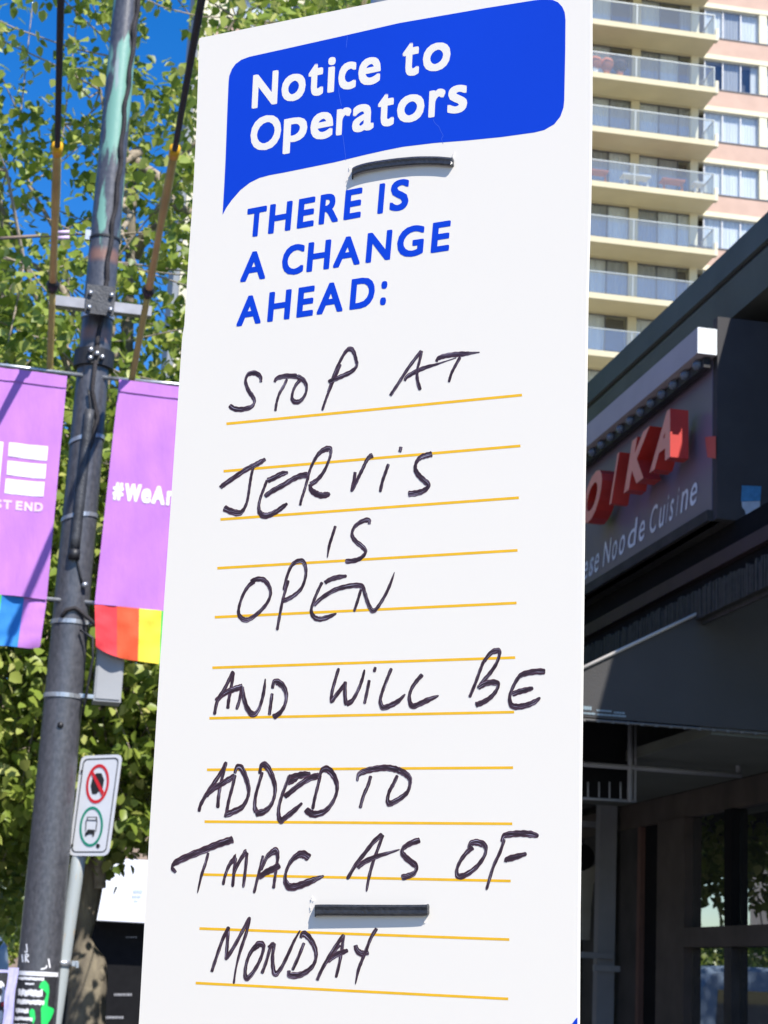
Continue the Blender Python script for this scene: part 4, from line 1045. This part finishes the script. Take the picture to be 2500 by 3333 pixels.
# ledge and ribbed band under the sign box
GB = BB+.06; GP = planeB(GB)
zm1 = zB(GP, 2150, 1900); zm0 = zB(GP, 2150, 1942); zr1 = zB(GP, 2150, 1982); zr0 = zB(GP, 2150, 2070)
rbox('dark_wall_strip', 6.4, A_FAR, GB+.03, GB+.08, zm1, 3.552, M['interior'])
rbox('ledge', 6.4, A_FAR, GB, GB+.08, zm0, zm1, M['maroon'])
rbox('dark_wall_strip', 6.4, A_FAR, GB+.03, GB+.08, zr1, zm0, M['interior'])
mb = MB(); n = 0; a = 6.4
while a < A_FAR:
    w_ = random.uniform(.016, .024); mb.box(P3(a, GB+random.uniform(0, .006), zr0), D*w_*.62, Ee*.03, Z*(zr1-zr0+random.uniform(-.012, .012))); a += w_
rb_ = mb.build('ribbed_band', M['rib'], rroot); rb_['kind'] = 'stuff'
rbox('band_backing', 6.4, A_FAR, GB+.034, GB+.05, zr0-.02, zr1, M['rib'])
# ceiling, beam, wall, windows behind the awning
BWp = planeB(BW)
zbt = zB(BWp, 2295, 2560); zc = zbt
rbox('ceiling', 7.62, 11.0, GB+.09, BW-.002, zc, zc+.05, M['ceiling'])
rbox('inner_upper_wall', 7.3, A_FAR, BW+.002, BW+.1, zc+.05, 3.55, M['darkwall'])
zh = zB(BWp, 2300, 2648)
rbox('header_beam', A_NEAR, A_FAR, BW, BW+.15, zh, zc-.004, M['brownbeam'])
def xa(x, y): return ab(BWp.hit(x, y))[0]
ztr1 = zB(BWp, 2350, 3016); ztr0 = zB(BWp, 2350, 3082)
def wall_strip(name, x0, x1, y, z0, z1, mt, bo=0, th=.1):
    rbox(name, xa(x1, y), xa(x0, y), BW+bo, BW+bo+th, z0, z1, M[mt])
wall_strip('wall_panel', 1900, 2078, 2900, 0, zh-.002, 'darkwall')
wall_strip('trim_strip', 2078.5, 2088, 2900, 0, zh-.002, 'redline', -.01)
wall_strip('recess', 2088.5, 2148, 2900, 0, zh-.002, 'interior', .02)
wall_strip('window_frame', 2148.5, 2238, 2900, 0, zh-.002, 'brownbeam', -.02)
aL, aM0, aM1 = xa(2238, 2900), xa(2366, 2850), xa(2390, 2850)
rbox('transom', A_NEAR, aL-.002, BW-.03, BW+.08, ztr0, ztr1, M['brownbeam'])
rbox('mullion', aM1, aM0, BW-.015, BW+.06, ztr1+.002, zh-.002, M['interior'])
rbox('mullion', aM1, aM0, BW-.015, BW+.06, .5, ztr0-.002, M['darkwall'])
step_ = aL-aM0
for nm, z0, z1 in (('upper', ztr1, zh), ('lower', .5, ztr0)):
    rbox('pane', aM0+.002, aL-.002, BW+.03, BW+.036, z0+.002, z1-.002, M['shopglass'])
    rbox('pane', aM1-1.2, aM1-.002, BW+.03, BW+.036, z0+.002, z1-.002, M['shopglass'])
    rbox('pane', aM1-2.5, aM1-1.26, BW+.03, BW+.036, z0+.002, z1-.002, M['shopglass'])
rbox('mullion', aM1-1.258, aM1-1.202, BW-.015, BW+.06, .5, zh-.002, M['interior'])
rbox('sill_wall', A_NEAR, aL, BW, BW+.12, 0, .498, M['darkwall'])
# dim room with a few things seen through the glass
rbox('room_back', A_NEAR, A_FAR, BW+5, BW+5.1, 0, 3, M['roomdark'])
rbox('room_floor', A_NEAR, A_FAR, BW+.12, BW+5, -.02, .0, M['roomdark'])
rbox('room_ceiling', A_NEAR, A_FAR, BW+.15, BW+5, zh+.03, zh+.06, M['darkwall'])
rbox('wall_notice', xa(2300, 2700)-.2, xa(2250, 2700)-.2, BW+.3, BW+.305, zB(BWp, 2270, 2725), zB(BWp, 2270, 2660), M['frame_grey'])
rbox('wall_notice', xa(2355, 2760)-.1, xa(2308, 2760)-.1, BW+.3, BW+.305, zB(BWp, 2330, 2810), zB(BWp, 2330, 2735), M['frame_grey'])
# column, downpipe bracket
CP = planeA(11.0); c1, c2 = ab(CP.hit(1953, 2700)), ab(CP.hit(2008, 2700))
cl = empty('column', P3(11, (c1[1]+c2[1])/2, 0), 'slim grey square column standing before the restaurant wall', 'column')
rbox('shaft', 11.0, 11.08, c1[1], c2[1], 0, 2.75, M['column'], cl)
zz1, zz0 = CP.hit(1960, 3118).z, CP.hit(1960, 3150).z
rbox('bracket', 10.97, 10.998, c1[1]-.03, c2[1]+.035, zz0-.02, zz0+.015, M['frame_grey'], cl)
rbox('bracket', 10.96, 10.998, c1[1]-.12, c2[1]-.02, zz1-.005, zz1+.03, M['column'], cl)
CQ = planeA(11.3); p1, p2 = ab(CQ.hit(1897, 2690)), ab(CQ.hit(1952, 2668))
al = empty('wall_lamp_arm', P3(11.3, p1[1], p1[2]), 'short grey horizontal arm fixed left of the slim column', 'bracket')
rbox('arm', 11.3, 11.34, p1[1]-.3, p2[1]+.01, p1[2]-.0, p1[2]+.035, M['frame_grey'], al)
pg = [(1850, 2838), (1900, 2835), (1945, 2812), (1948, 2835), (1932, 2880), (1924, 2960), (1920, 3060), (1890, 3058), (1840, 3050)]
al = empty('hanging_cloth', CQ.hit(1900, 3060), 'long beige cloth hanging left of the slim column beside the notice board', 'cloth')
mb = MB(); mb.prism([CQ.hit(*p) for p in pg], D*.05); mb.build('cloth', M['beigeobj'], al)
mb = MB(); c = CQ.hit(1893, 2790); mb.tube([c, c+D*.03], .085, 20); o = mb.build('disc', M['interior'], al)
# awning: sloping cloth with side panel
AWA = 7.6; AW = planeA(AWA)
w1 = ab(AW.hit(1897, 2204)); w2 = ab(AW.hit(2500, 1893)); lw = ab(AW.hit(1897, 2337)); rw = ab(AW.hit(2500, 2376))
slope = (w2[2]-w1[2])/(w2[1]-w1[1])
bF = w1[1]-.35; zF = w1[2]-slope*.35; bR = BW-.0; zR = w1[2]+slope*(bR-w1[1])
zLo = (lw[2]+rw[2])/2
aw = empty('awning', P3(AWA, bF, zLo), 'black restaurant awning with pale corner lit by the sun', 'awning')
zR2 = min(zR, 3.5); bR2 = w1[1]+(zR2-w1[2])/slope
if bR2 > bR: bR2 = bR
prof = [P3(AWA, bF, zLo), P3(AWA, bR, zLo), P3(AWA, bR, zR2), P3(AWA, bR2, zR2), P3(AWA, bF, max(zF, zLo+.02))]
mb = MB(); mb.prism(prof, D*.006); mb.build('side_panel', M['awning'], aw)
mb = MB(); mb.quadgrid([[P3(AWA+.008, bF, max(zF, zLo+.02)), P3(AWA+.008, bR2, zR2)], [P3(A_FAR, bF, max(zF, zLo+.02)), P3(A_FAR, bR2, zR2)]]); mb.build('top_cloth', M['awning'], aw)
mb = MB(); mb.tube([P3(AWA-.006, bF, max(zF, zLo+.02)), P3(AWA-.006, bR2, zR2)], .008, 8); mb.build('piping', M['awning_edge'], aw, True)
mb = MB(); mb.tube([P3(AWA, bF, zLo-.012), P3(AWA, bR+.2, zLo-.012)], .006, 6); mb.build('rail', M['dimmetal'], aw, True)
nl = 26
for k in range(nl):
    b = bF+(bR-bF)*(k+.5)/nl
    mb = MB(); mb.box(P3(AWA-.010, b-.010, zLo-.020), Ee*.016, D*.004, Z*.012); mb.build('lacing', M['dimmetal'], aw)
AW2 = planeA(AWA-.004)
awp = MB()
for (x0, x1, y, h) in ((1898, 1926, 2304, 12), (1943, 1990, 2309, 6), (1998, 2030, 2312, 6), (1898, 1935, 2321, 6), (1943, 2034, 2322, 6)):
    x = x0
    while x < x1:
        wd = random.uniform(3, 7); yo = y+(x-1898)*.07
        awp.face([AW2.hit(x, yo+h/2), AW2.hit(x+wd, yo+h/2), AW2.hit(x+wd, yo-h/2), AW2.hit(x, yo-h/2)]); x += wd+1.4
awp.build('print', M['printdim'], aw)
# frame pipes below the awning
FA = 8.6; FPn = planeA(FA)
def fpipe(name, p, q, r, off=0):
    mb = MB(); pl = planeA(FA+off); mb.tube([pl.hit(*p), pl.hit(*q)], r, 8); mb.build(name, M['frame_grey'], aw, True)
fpipe('frame_upright', (2052, 2350), (2050, 2610), .013); fpipe('frame_upright', (2069, 2352), (2067, 2612), .006)
fpipe('frame_crossbar', (1860, 2484), (2412, 2524), .013); fpipe('frame_upright', (2396, 2372), (2404, 2526), .012, .02)
fpipe('frame_crossbar', (1860, 2596), (2066, 2608), .007)
for x in (1882, 1914, 1950, 1984, 2020): fpipe('frame_picket', (x, 2545), (x, 2603), .0045)
FA = 8.7
rbox('dark_wall_strip', 8.75, 8.8, ab(planeA(8.75).hit(1860, 2500))[1], ab(planeA(8.75).hit(2046, 2500))[1], planeA(8.75).hit(1900, 2592).z, planeA(8.75).hit(1900, 2335).z+.2, M['interior'])
# end of the frontage
rbox('end_wall', A_FAR-.2, A_FAR, BB+.3, BW+9, 0, zE2-.23, M['darkwall'])
rbox('back_wall', A_NEAR, A_FAR-.2, BW+8.8, BW+9, 0, zE2-.23, M['darkwall'])

# ------------------------------------------------------------------ next shops further along, awning by the tree
SAp = planeA(34.0)
s1, s2 = ab(SAp.hit(300, 2994)), ab(SAp.hit(640, 3005)); st_ = SAp.hit(400, 2795).z
sh = empty('corner_shop', P3(34, s1[1]+1, 0), 'low dark shop behind the tree trunk under a bright white awning', 'shop')
mb = MB(); mb.box(P3(34, s1[1], s1[2]), Ee*8, D*1.2, Z*(st_-s1[2])); mb.build('awning', M['shopwhite'], sh)
mb = MB(); mb.box(P3(34.6, s1[1]-.05, 0), Ee*9, D*8, Z*(s1[2]-.004)); mb.build('wall', M['interior'], sh)
mb = MB(); mb.box(P3(34.3, s1[1]+.1, st_), Ee*9, D*8, Z*.5); mb.build('parapet', M['tanwall'], sh)
for (x, w_) in ((425, 26), (436, 30), (428, 24)):
    pass
r8 = cv(0, 2200, 1.952)
SQ = planeA(33.99)
mb = MB()
for (x0, x1, y, h) in ((845, 910, 1370, 22), (838, 890, 1402, 20), (850, 880, 1430, 14)):
    x = x0
    while x < x1:
        wd = random.uniform(6, 12); mb.face([SQ.hit(*r8(x, y+h/2)), SQ.hit(*r8(x+wd, y+h/2)), SQ.hit(*r8(x+wd, y-h/2)), SQ.hit(*r8(x, y-h/2))]); x += wd+3
mb.build('lettering', M['stickerpale'], sh)
mb = MB(); SQ2 = planeA(34.59)
for (x0, x1, y, h) in ((725, 835, 2025, 16), (665, 775, 2170, 16), (800, 870, 1660, 6)):
    x = x0
    while x < x1:
        wd = random.uniform(7, 14); mb.face([SQ2.hit(*r8(x, y+h/2)), SQ2.hit(*r8(x+wd, y+h/2)), SQ2.hit(*r8(x+wd, y-h/2)), SQ2.hit(*r8(x, y-h/2))]); x += wd+4
mb.build('lettering', M['frame_grey'], sh)
# tan building and parked pale blue van at the far left
tb = empty('tan_building', P3(75, -3, 0), 'small tan building far down the street left of the post', 'building')
q = ab(planeA(75).hit(20, 3070))
mb = MB(); mb.box(P3(75, -12, 0), Ee*(q[1]+12+.6), D*8, Z*q[2]); mb.build('wall', M['tanwall'], tb)
for k in range(5):
    mb = MB(); mb.box(P3(74.95, -11+k*2.1, 1.0), Ee*1.2, D*.04, Z*1.1); mb.build('window', M['roomdark'], tb)
VA = 19.0; VP_ = planeA(VA)
v = ab(VP_.hit(48, 3155)); vt = ab(VP_.hit(22, 3060))
vb1 = v[1]+.02; 
vr = empty('parked_van', P3(VA+2.4, vb1-.95, -.15), 'pale blue parked van at the kerb left of the post', 'van')
zt_ = max(1.9, vt[2]+.12)
prof = [(-.95, .25), (.90, .25), (.95, .5), (.95, 1.05), (.84, zt_-.18), (.72, zt_-.04), (.45, zt_), (-.45, zt_), (-.75, zt_-.04), (-.84, zt_-.18), (-.95, 1.05)]
mb = MB(); rows = []
for a, sc_x, zs_ in ((0, .9, .97), (.12, 1, 1), (4.6, 1, 1), (4.9, .95, .93)):
    rows.append([P3(VA+a, vb1-.95+x*sc_x, -.15+.15+(z-.25)*zs_+.25) for x, z in prof])
mb.quadgrid(rows, True); i = len(mb.v)
mb.face(rows[0][::-1]); mb.face(rows[-1]); mb.build('body', M['vanblue'], vr, False)
mb = MB(); mb.face([P3(VA-.006, vb1-.95+x*.9, z) for x, z in ((-.7, 1.15), (.7, 1.15), (.66, zt_-.25), (-.66, zt_-.25))]); mb.build('rear_window', M['carglass'], vr)
for sx in (-.84, .66):
    for a in (.9, 4.0):
        mb = MB(); c = P3(VA+a, vb1-.95+sx, .18); mb.tube([c, c+Ee*.19], .32, 18); mb.build('wheel', M['tyre'], vr, True)
for sx in (-.85, .72):
    mb = MB(); mb.box(P3(VA-.02, vb1-.95+sx, .8), Ee*.12, D*.02, Z*.3); mb.build('tail_light', M['sign_red'], vr)
# block across the road (mirrored in the panes)
ob = empty('facing_block', P3(20, -18, 0), 'pale block across the road mirrored in the restaurant window', 'building')
mb = MB(); mb.box(P3(-20, -27, 0), D*80, Ee*9.5, Z*9); mb.build('wall', M['beigewall'], ob)
for k in range(14):
    for zz_ in (1, 4):
        mb = MB(); mb.box(P3(2+k*4.1, -17.5, zz_), D*2.4, Ee*.05, Z*1.8); mb.build('window', M['carglass'], ob)

# ------------------------------------------------------------------ apartment tower
TZ = rad(80.5); tx = Vector((math.sin(TZ), math.cos(TZ), 0)); tn = Vector((math.cos(TZ), -math.sin(TZ), 0))   # tn points to the camera
DW = 78.0
TW = Plane(CAM - tn*DW, tn)
def tzh(x, y, pl=None):
    p = (pl or TW).hit(x, y); return p.dot(tx), p.z
def T3(t, n, z): return tx*t + tn*(n-DW) + Vector((CAM.x, CAM.y, 0)) + Z*z   # n: metres in front of the wall
BD = 1.75
TBk = Plane(CAM - tn*(DW-BD), tn)
zr6 = cv(1850, 0, 2.552)
zf = [tzh(*zr6(200, y), TBk)[1] for y in (160, 602, 1062, 1505)]
FH = (zf[0]-zf[3])/3
t_be = tzh(*zr6(1230, 290), TBk)[0]      # balcony's right end
Z0 = tzh(*zr6(600, 205), TBk)[1]         # fascia top of reference floor
t_corner = tzh(634, 60)[0]
t_bl = t_corner + 5.2                     # balcony's left end (hidden by the notice)
t_w0 = tzh(*zr6(1150, 100))[0]; t_w1 = tzh(*zr6(1585, 110))[0]; t_p1 = tzh(*zr6(1648, 110))[0]
t_end = t_p1+6.0
zwt = tzh(*zr6(1400, 520))[1]; zwb = tzh(*zr6(1400, 762))[1]; zcr = tzh(*zr6(1400, 482))[1]; zsp = zcr+ (FH-(zcr-zwb))
troot2 = empty('apartment_tower', T3((t_corner+t_end)/2, -3, 0), 'tall cream and pink brick apartment tower with glass railed balconies', 'tower')
# reference floor: window top zwt, sill zwb, cream line zcr..zwt ; others by FH steps
floors = range(-14, 5)
def tb_(name, t0, t1, n0, n1, z0, z1, mt, mb=None):
    own = mb is None; mb = mb or MB()
    mb.box(T3(t0, n0, z0), tx*(t1-t0), tn*(n1-n0), Z*(z1-z0))
    return mb.build(name, M[mt], troot2) if own else None
ztop = zwt+FH*5; zbot = 0
tb_('core', t_corner, t_end, -6.5, -.62, 0, ztop, 'greyside')
tb_('side_wall', t_corner-.02, t_corner+.25, -6.4, -.001, 0, ztop, 'greyside')
tb_('corner_strip', t_corner+.27, t_corner+1.0, -.6, .0, 0, ztop, 'cream_light')
random.seed(31)
curt = ['curtain', 'curtain', 'curtain_grey', 'curtain', 'roomdark']
def windows(t0, t1, z0, z1, n, kinds, par=troot2, depth=-.12, fm='winframe'):
    """a band of panes; curtains behind glass"""
    w_ = (t1-t0)/n
    f = MB(); 
    for k in range(n+1): f.box(T3(t0+k*w_-.03, depth-.02, z0), tx*.06, tn*.06, Z*(z1-z0))
    f.box(T3(t0, depth-.021, z0-.0), tx*(t1-t0), tn*.058, Z*.05); f.box(T3(t0, depth-.021, z1-.05), tx*(t1-t0), tn*.058, Z*.05)
    fo = f.build('window', M[fm], par)
    for k in range(n):
        mb = MB(); mb.box(T3(t0+k*w_+.031, depth-.01, z0+.051), tx*(w_-.062), tn*.01, Z*(z1-z0-.102)); upd(); mb.build('pane', M['towerglass'], fo)
        kd = kinds[k % len(kinds)]
        mb = MB(); m_ = 8; a0, a1 = t0+k*w_, t0+(k+1)*w_
        if kd == 'half': a0 = a0+w_*.6; kd = 'curtain'
        if kd == 'roomdark':
            mb.box(T3(a0, -.6, z0), tx*(a1-a0), tn*.02, Z*(z1-z0))
        else:
            mb.quadgrid([[T3(a0+(a1-a0)*q/12, depth-.12-.03*(q % 2), z) for q in range(13)] for z in (z0, z1)])
        mb.build('curtain' if kd != 'roomdark' else 'dark_room', M[kd], fo)
upd()
tb_('room_back', t_corner+.9, t_end, -.66, -.61, 0, ztop, 'roomdark')
wing_k = {2: ['curtain', 'curtain_grey', 'curtain'], 1: ['curtain', 'curtain_grey', 'curtain'], 0: ['roomdark', 'curtain_grey', 'half'], -1: ['curtain', 'curtain', 'curtain'], -2: ['curtain', 'curtain', 'curtain'], -3: ['curtain', 'curtain', 'curtain']}
rec_k = {1: ['roomdark', 'curtain_grey', 'roomdark', 'curtain_grey', 'roomdark', 'curtain_grey']}
t_pil0 = tzh(*zr6(530, 500))[0]; t_pil1 = tzh(*zr6(600, 500))[0]
pw = (tzh(*zr6(1120, 560))[0]-t_pil1)/3.6
for k in floors:
    dz = FH*k
    # wings: pink spandrel, cream line, windows
    for t0, t1, first in ((t_be-.62, t_end, True), (t_corner+1.0, t_bl+.6, False)):
        tb_('spandrel', t0, t1, -.6, -.004, zcr+dz+.0, zwb+FH+dz-.06, 'pinkbrick')
        tb_('sill', t0, t1, -.6, .03, zwb+FH+dz-.06, zwb+FH+dz, 'winframe')
        tb_('cream_line', t0, t1, -.6, .05, zwt+dz, zcr+dz, 'cream_light')
        if first:
            tb_('pilaster', t_w1, t_p1, -.6, .02, zwb+dz, zwt+dz, 'cream_light')
            if k > -8:
                windows(t_w0-.05, t_w1, zwb+dz, zwt+dz, 3, wing_k.get(k, random.sample(curt, 3)), fm='winframe_white')
                windows(t_p1, t_p1+3.4, zwb+dz, zwt+dz, 3, ['curtain'])
                tb_('pilaster', t_p1+3.4, t_end, -.6, .02, zwb+dz, zwt+dz, 'cream_light')
        else:
            tb_('pilaster', t_corner+1.0, t_corner+1.75, -.6, .02, zwb+dz, zwt+dz, 'cream_light')
            if k > -6:
                windows(t_corner+1.75, t_bl+.6, zwb+dz, zwt+dz, 3, ['curtain', 'curtain_grey', 'roomdark'], fm='winframe_white')
    # balcony slab, fascia lip, glazed wall behind
    zs_ = Z0+dz
    tb_('balcony_slab', t_bl, t_be, .052, BD, zs_-.27, zs_, 'cream')
    tb_('balcony_wall_head', t_bl+.6, t_be-.62, -.6, .0, zs_-.30, zs_+.12, 'cream')
    # guard rail
    rl = MB(); rl.box(T3(t_bl+.05, BD-.08, zs_+1.02), tx*(t_be-t_bl-.1), tn*.05, Z*.05); rl.box(T3(t_be-.10, .05, zs_+1.02), tx*.05, tn*(BD-.14), Z*.05)
    rl.build('handrail', M['railmetal'], troot2)
    npst = 5
    for q in range(npst+1):
        t = t_bl+.05+(t_be-t_bl-.15)*q/npst
        if k > -8: tb_('rail_post', t, t+.045, BD-.075, BD-.035, zs_, zs_+1.02, 'railmetal')
    gl = MB(); gl.box(T3(t_bl+.05, BD-.055, zs_+.06), tx*(t_be-t_bl-.15), tn*.012, Z*.94); gl.build('glass_guard', M['railglass'], troot2)
    gl = MB(); gl.box(T3(t_be-.085, .06, zs_+.06), tx*.012, tn*(BD-.2), Z*.94); gl.build('glass_guard', M['railglass'], troot2)
    tb_('end_fin', t_be-.03, t_be+.12, BD-.32, BD+.004, zs_-.27, zs_+.36, 'cream_light')
    if k > -8:
        zb0, zb1 = zs_+.12, zs_+FH-.30
        tb_('wall_pier', t_pil0, t_pil1, -.6, .01, zb0, zb1, 'cream')
        windows(t_pil1, t_pil1+pw*3.35, zb0, zb1, 3, rec_k.get(k, random.sample(['curtain', 'curtain_grey', 'curtain', 'roomdark', 'curtain_grey'], 3)))
        windows(t_pil0-pw*2.4, t_pil0, zb0, zb1, 2, random.sample(['curtain', 'curtain_grey', 'roomdark', 'curtain'], 2))
        windows(t_bl+.6, t_pil0-pw*2.4, zb0, zb1, 5, random.sample(['curtain', 'curtain_grey', 'roomdark', 'curtain'], 4))
        tb_('wall_pier', t_pil1+pw*3.35, t_be-.62, -.6, .0, zb0, zb1, 'cream_light')
tb_('roof_slab', t_corner-.1, t_end, -6.6, .2, ztop, ztop+.4, 'cream')
upd()
# things kept on the balconies
def bal(k, x, y): t, z = tzh(*zr6(x, y), Plane(CAM-tn*(DW-1.2), tn)); return t, Z0+FH*k
def pot(k, x, col, h, label, plant=None):
    t, z = bal(k, x, 0); o = empty('plant_pot', T3(t, 1.2, z), label, 'plant pot', 'pots on the tower balconies')
    mb = MB(); mb.tube([T3(t, 1.2, z), T3(t, 1.2, z+h*.5)], [.12, .17], 10); mb.build('pot', M[col], o, True)
    mb = MB(); blob(mb, T3(t, 1.2, z+h*.78), h*.36, 5); mb.build('plant', M[plant or 'b_green'], o, True)
r1r = cv(1850, 0, 1.769)
for x, col, pl, lb_ in ((330, 'terracotta', 'terracotta', 'rusty orange pot in the middle of the three on the balcony'), (235, 'cloth_white', 'terracotta', 'white pot at the left of the orange pots on the balcony'), (440, 'terracotta', 'maroon', 'dark leaved orange pot right of the others on the balcony')):
    pot(-1, x, col, .95, lb_, pl)
def bench(k, x, w_, mt, label, name='balcony_table', cat='table'):
    t, z = bal(k, x, 0); o = empty(name, T3(t, 1.2, z), label, cat, 'furniture on the tower balconies')
    mb = MB(); mb.box(T3(t-w_/2, .9, z+.62), tx*w_, tn*.6, Z*.07); mb.build('tabletop', M[mt], o)
    for s in (-1, 1):
        mb = MB(); mb.box(T3(t+s*(w_/2-.12), 1.15, z), tx*.08, tn*.08, Z*.62); mb.build('leg', M[mt], o)
bench(-3, 270, .95, 'terracotta', 'orange planter table at the left on the cluttered balcony'); bench(-3, 580, 1.35, 'cloth_white', 'white table in the middle of the cluttered balcony')
bench(-3, 880, 1.1, 'terracotta', 'orange table right of the white one on the cluttered balcony'); bench(-3, 1085, .55, 'cloth_white', 'small white table near the end fin of the cluttered balcony')
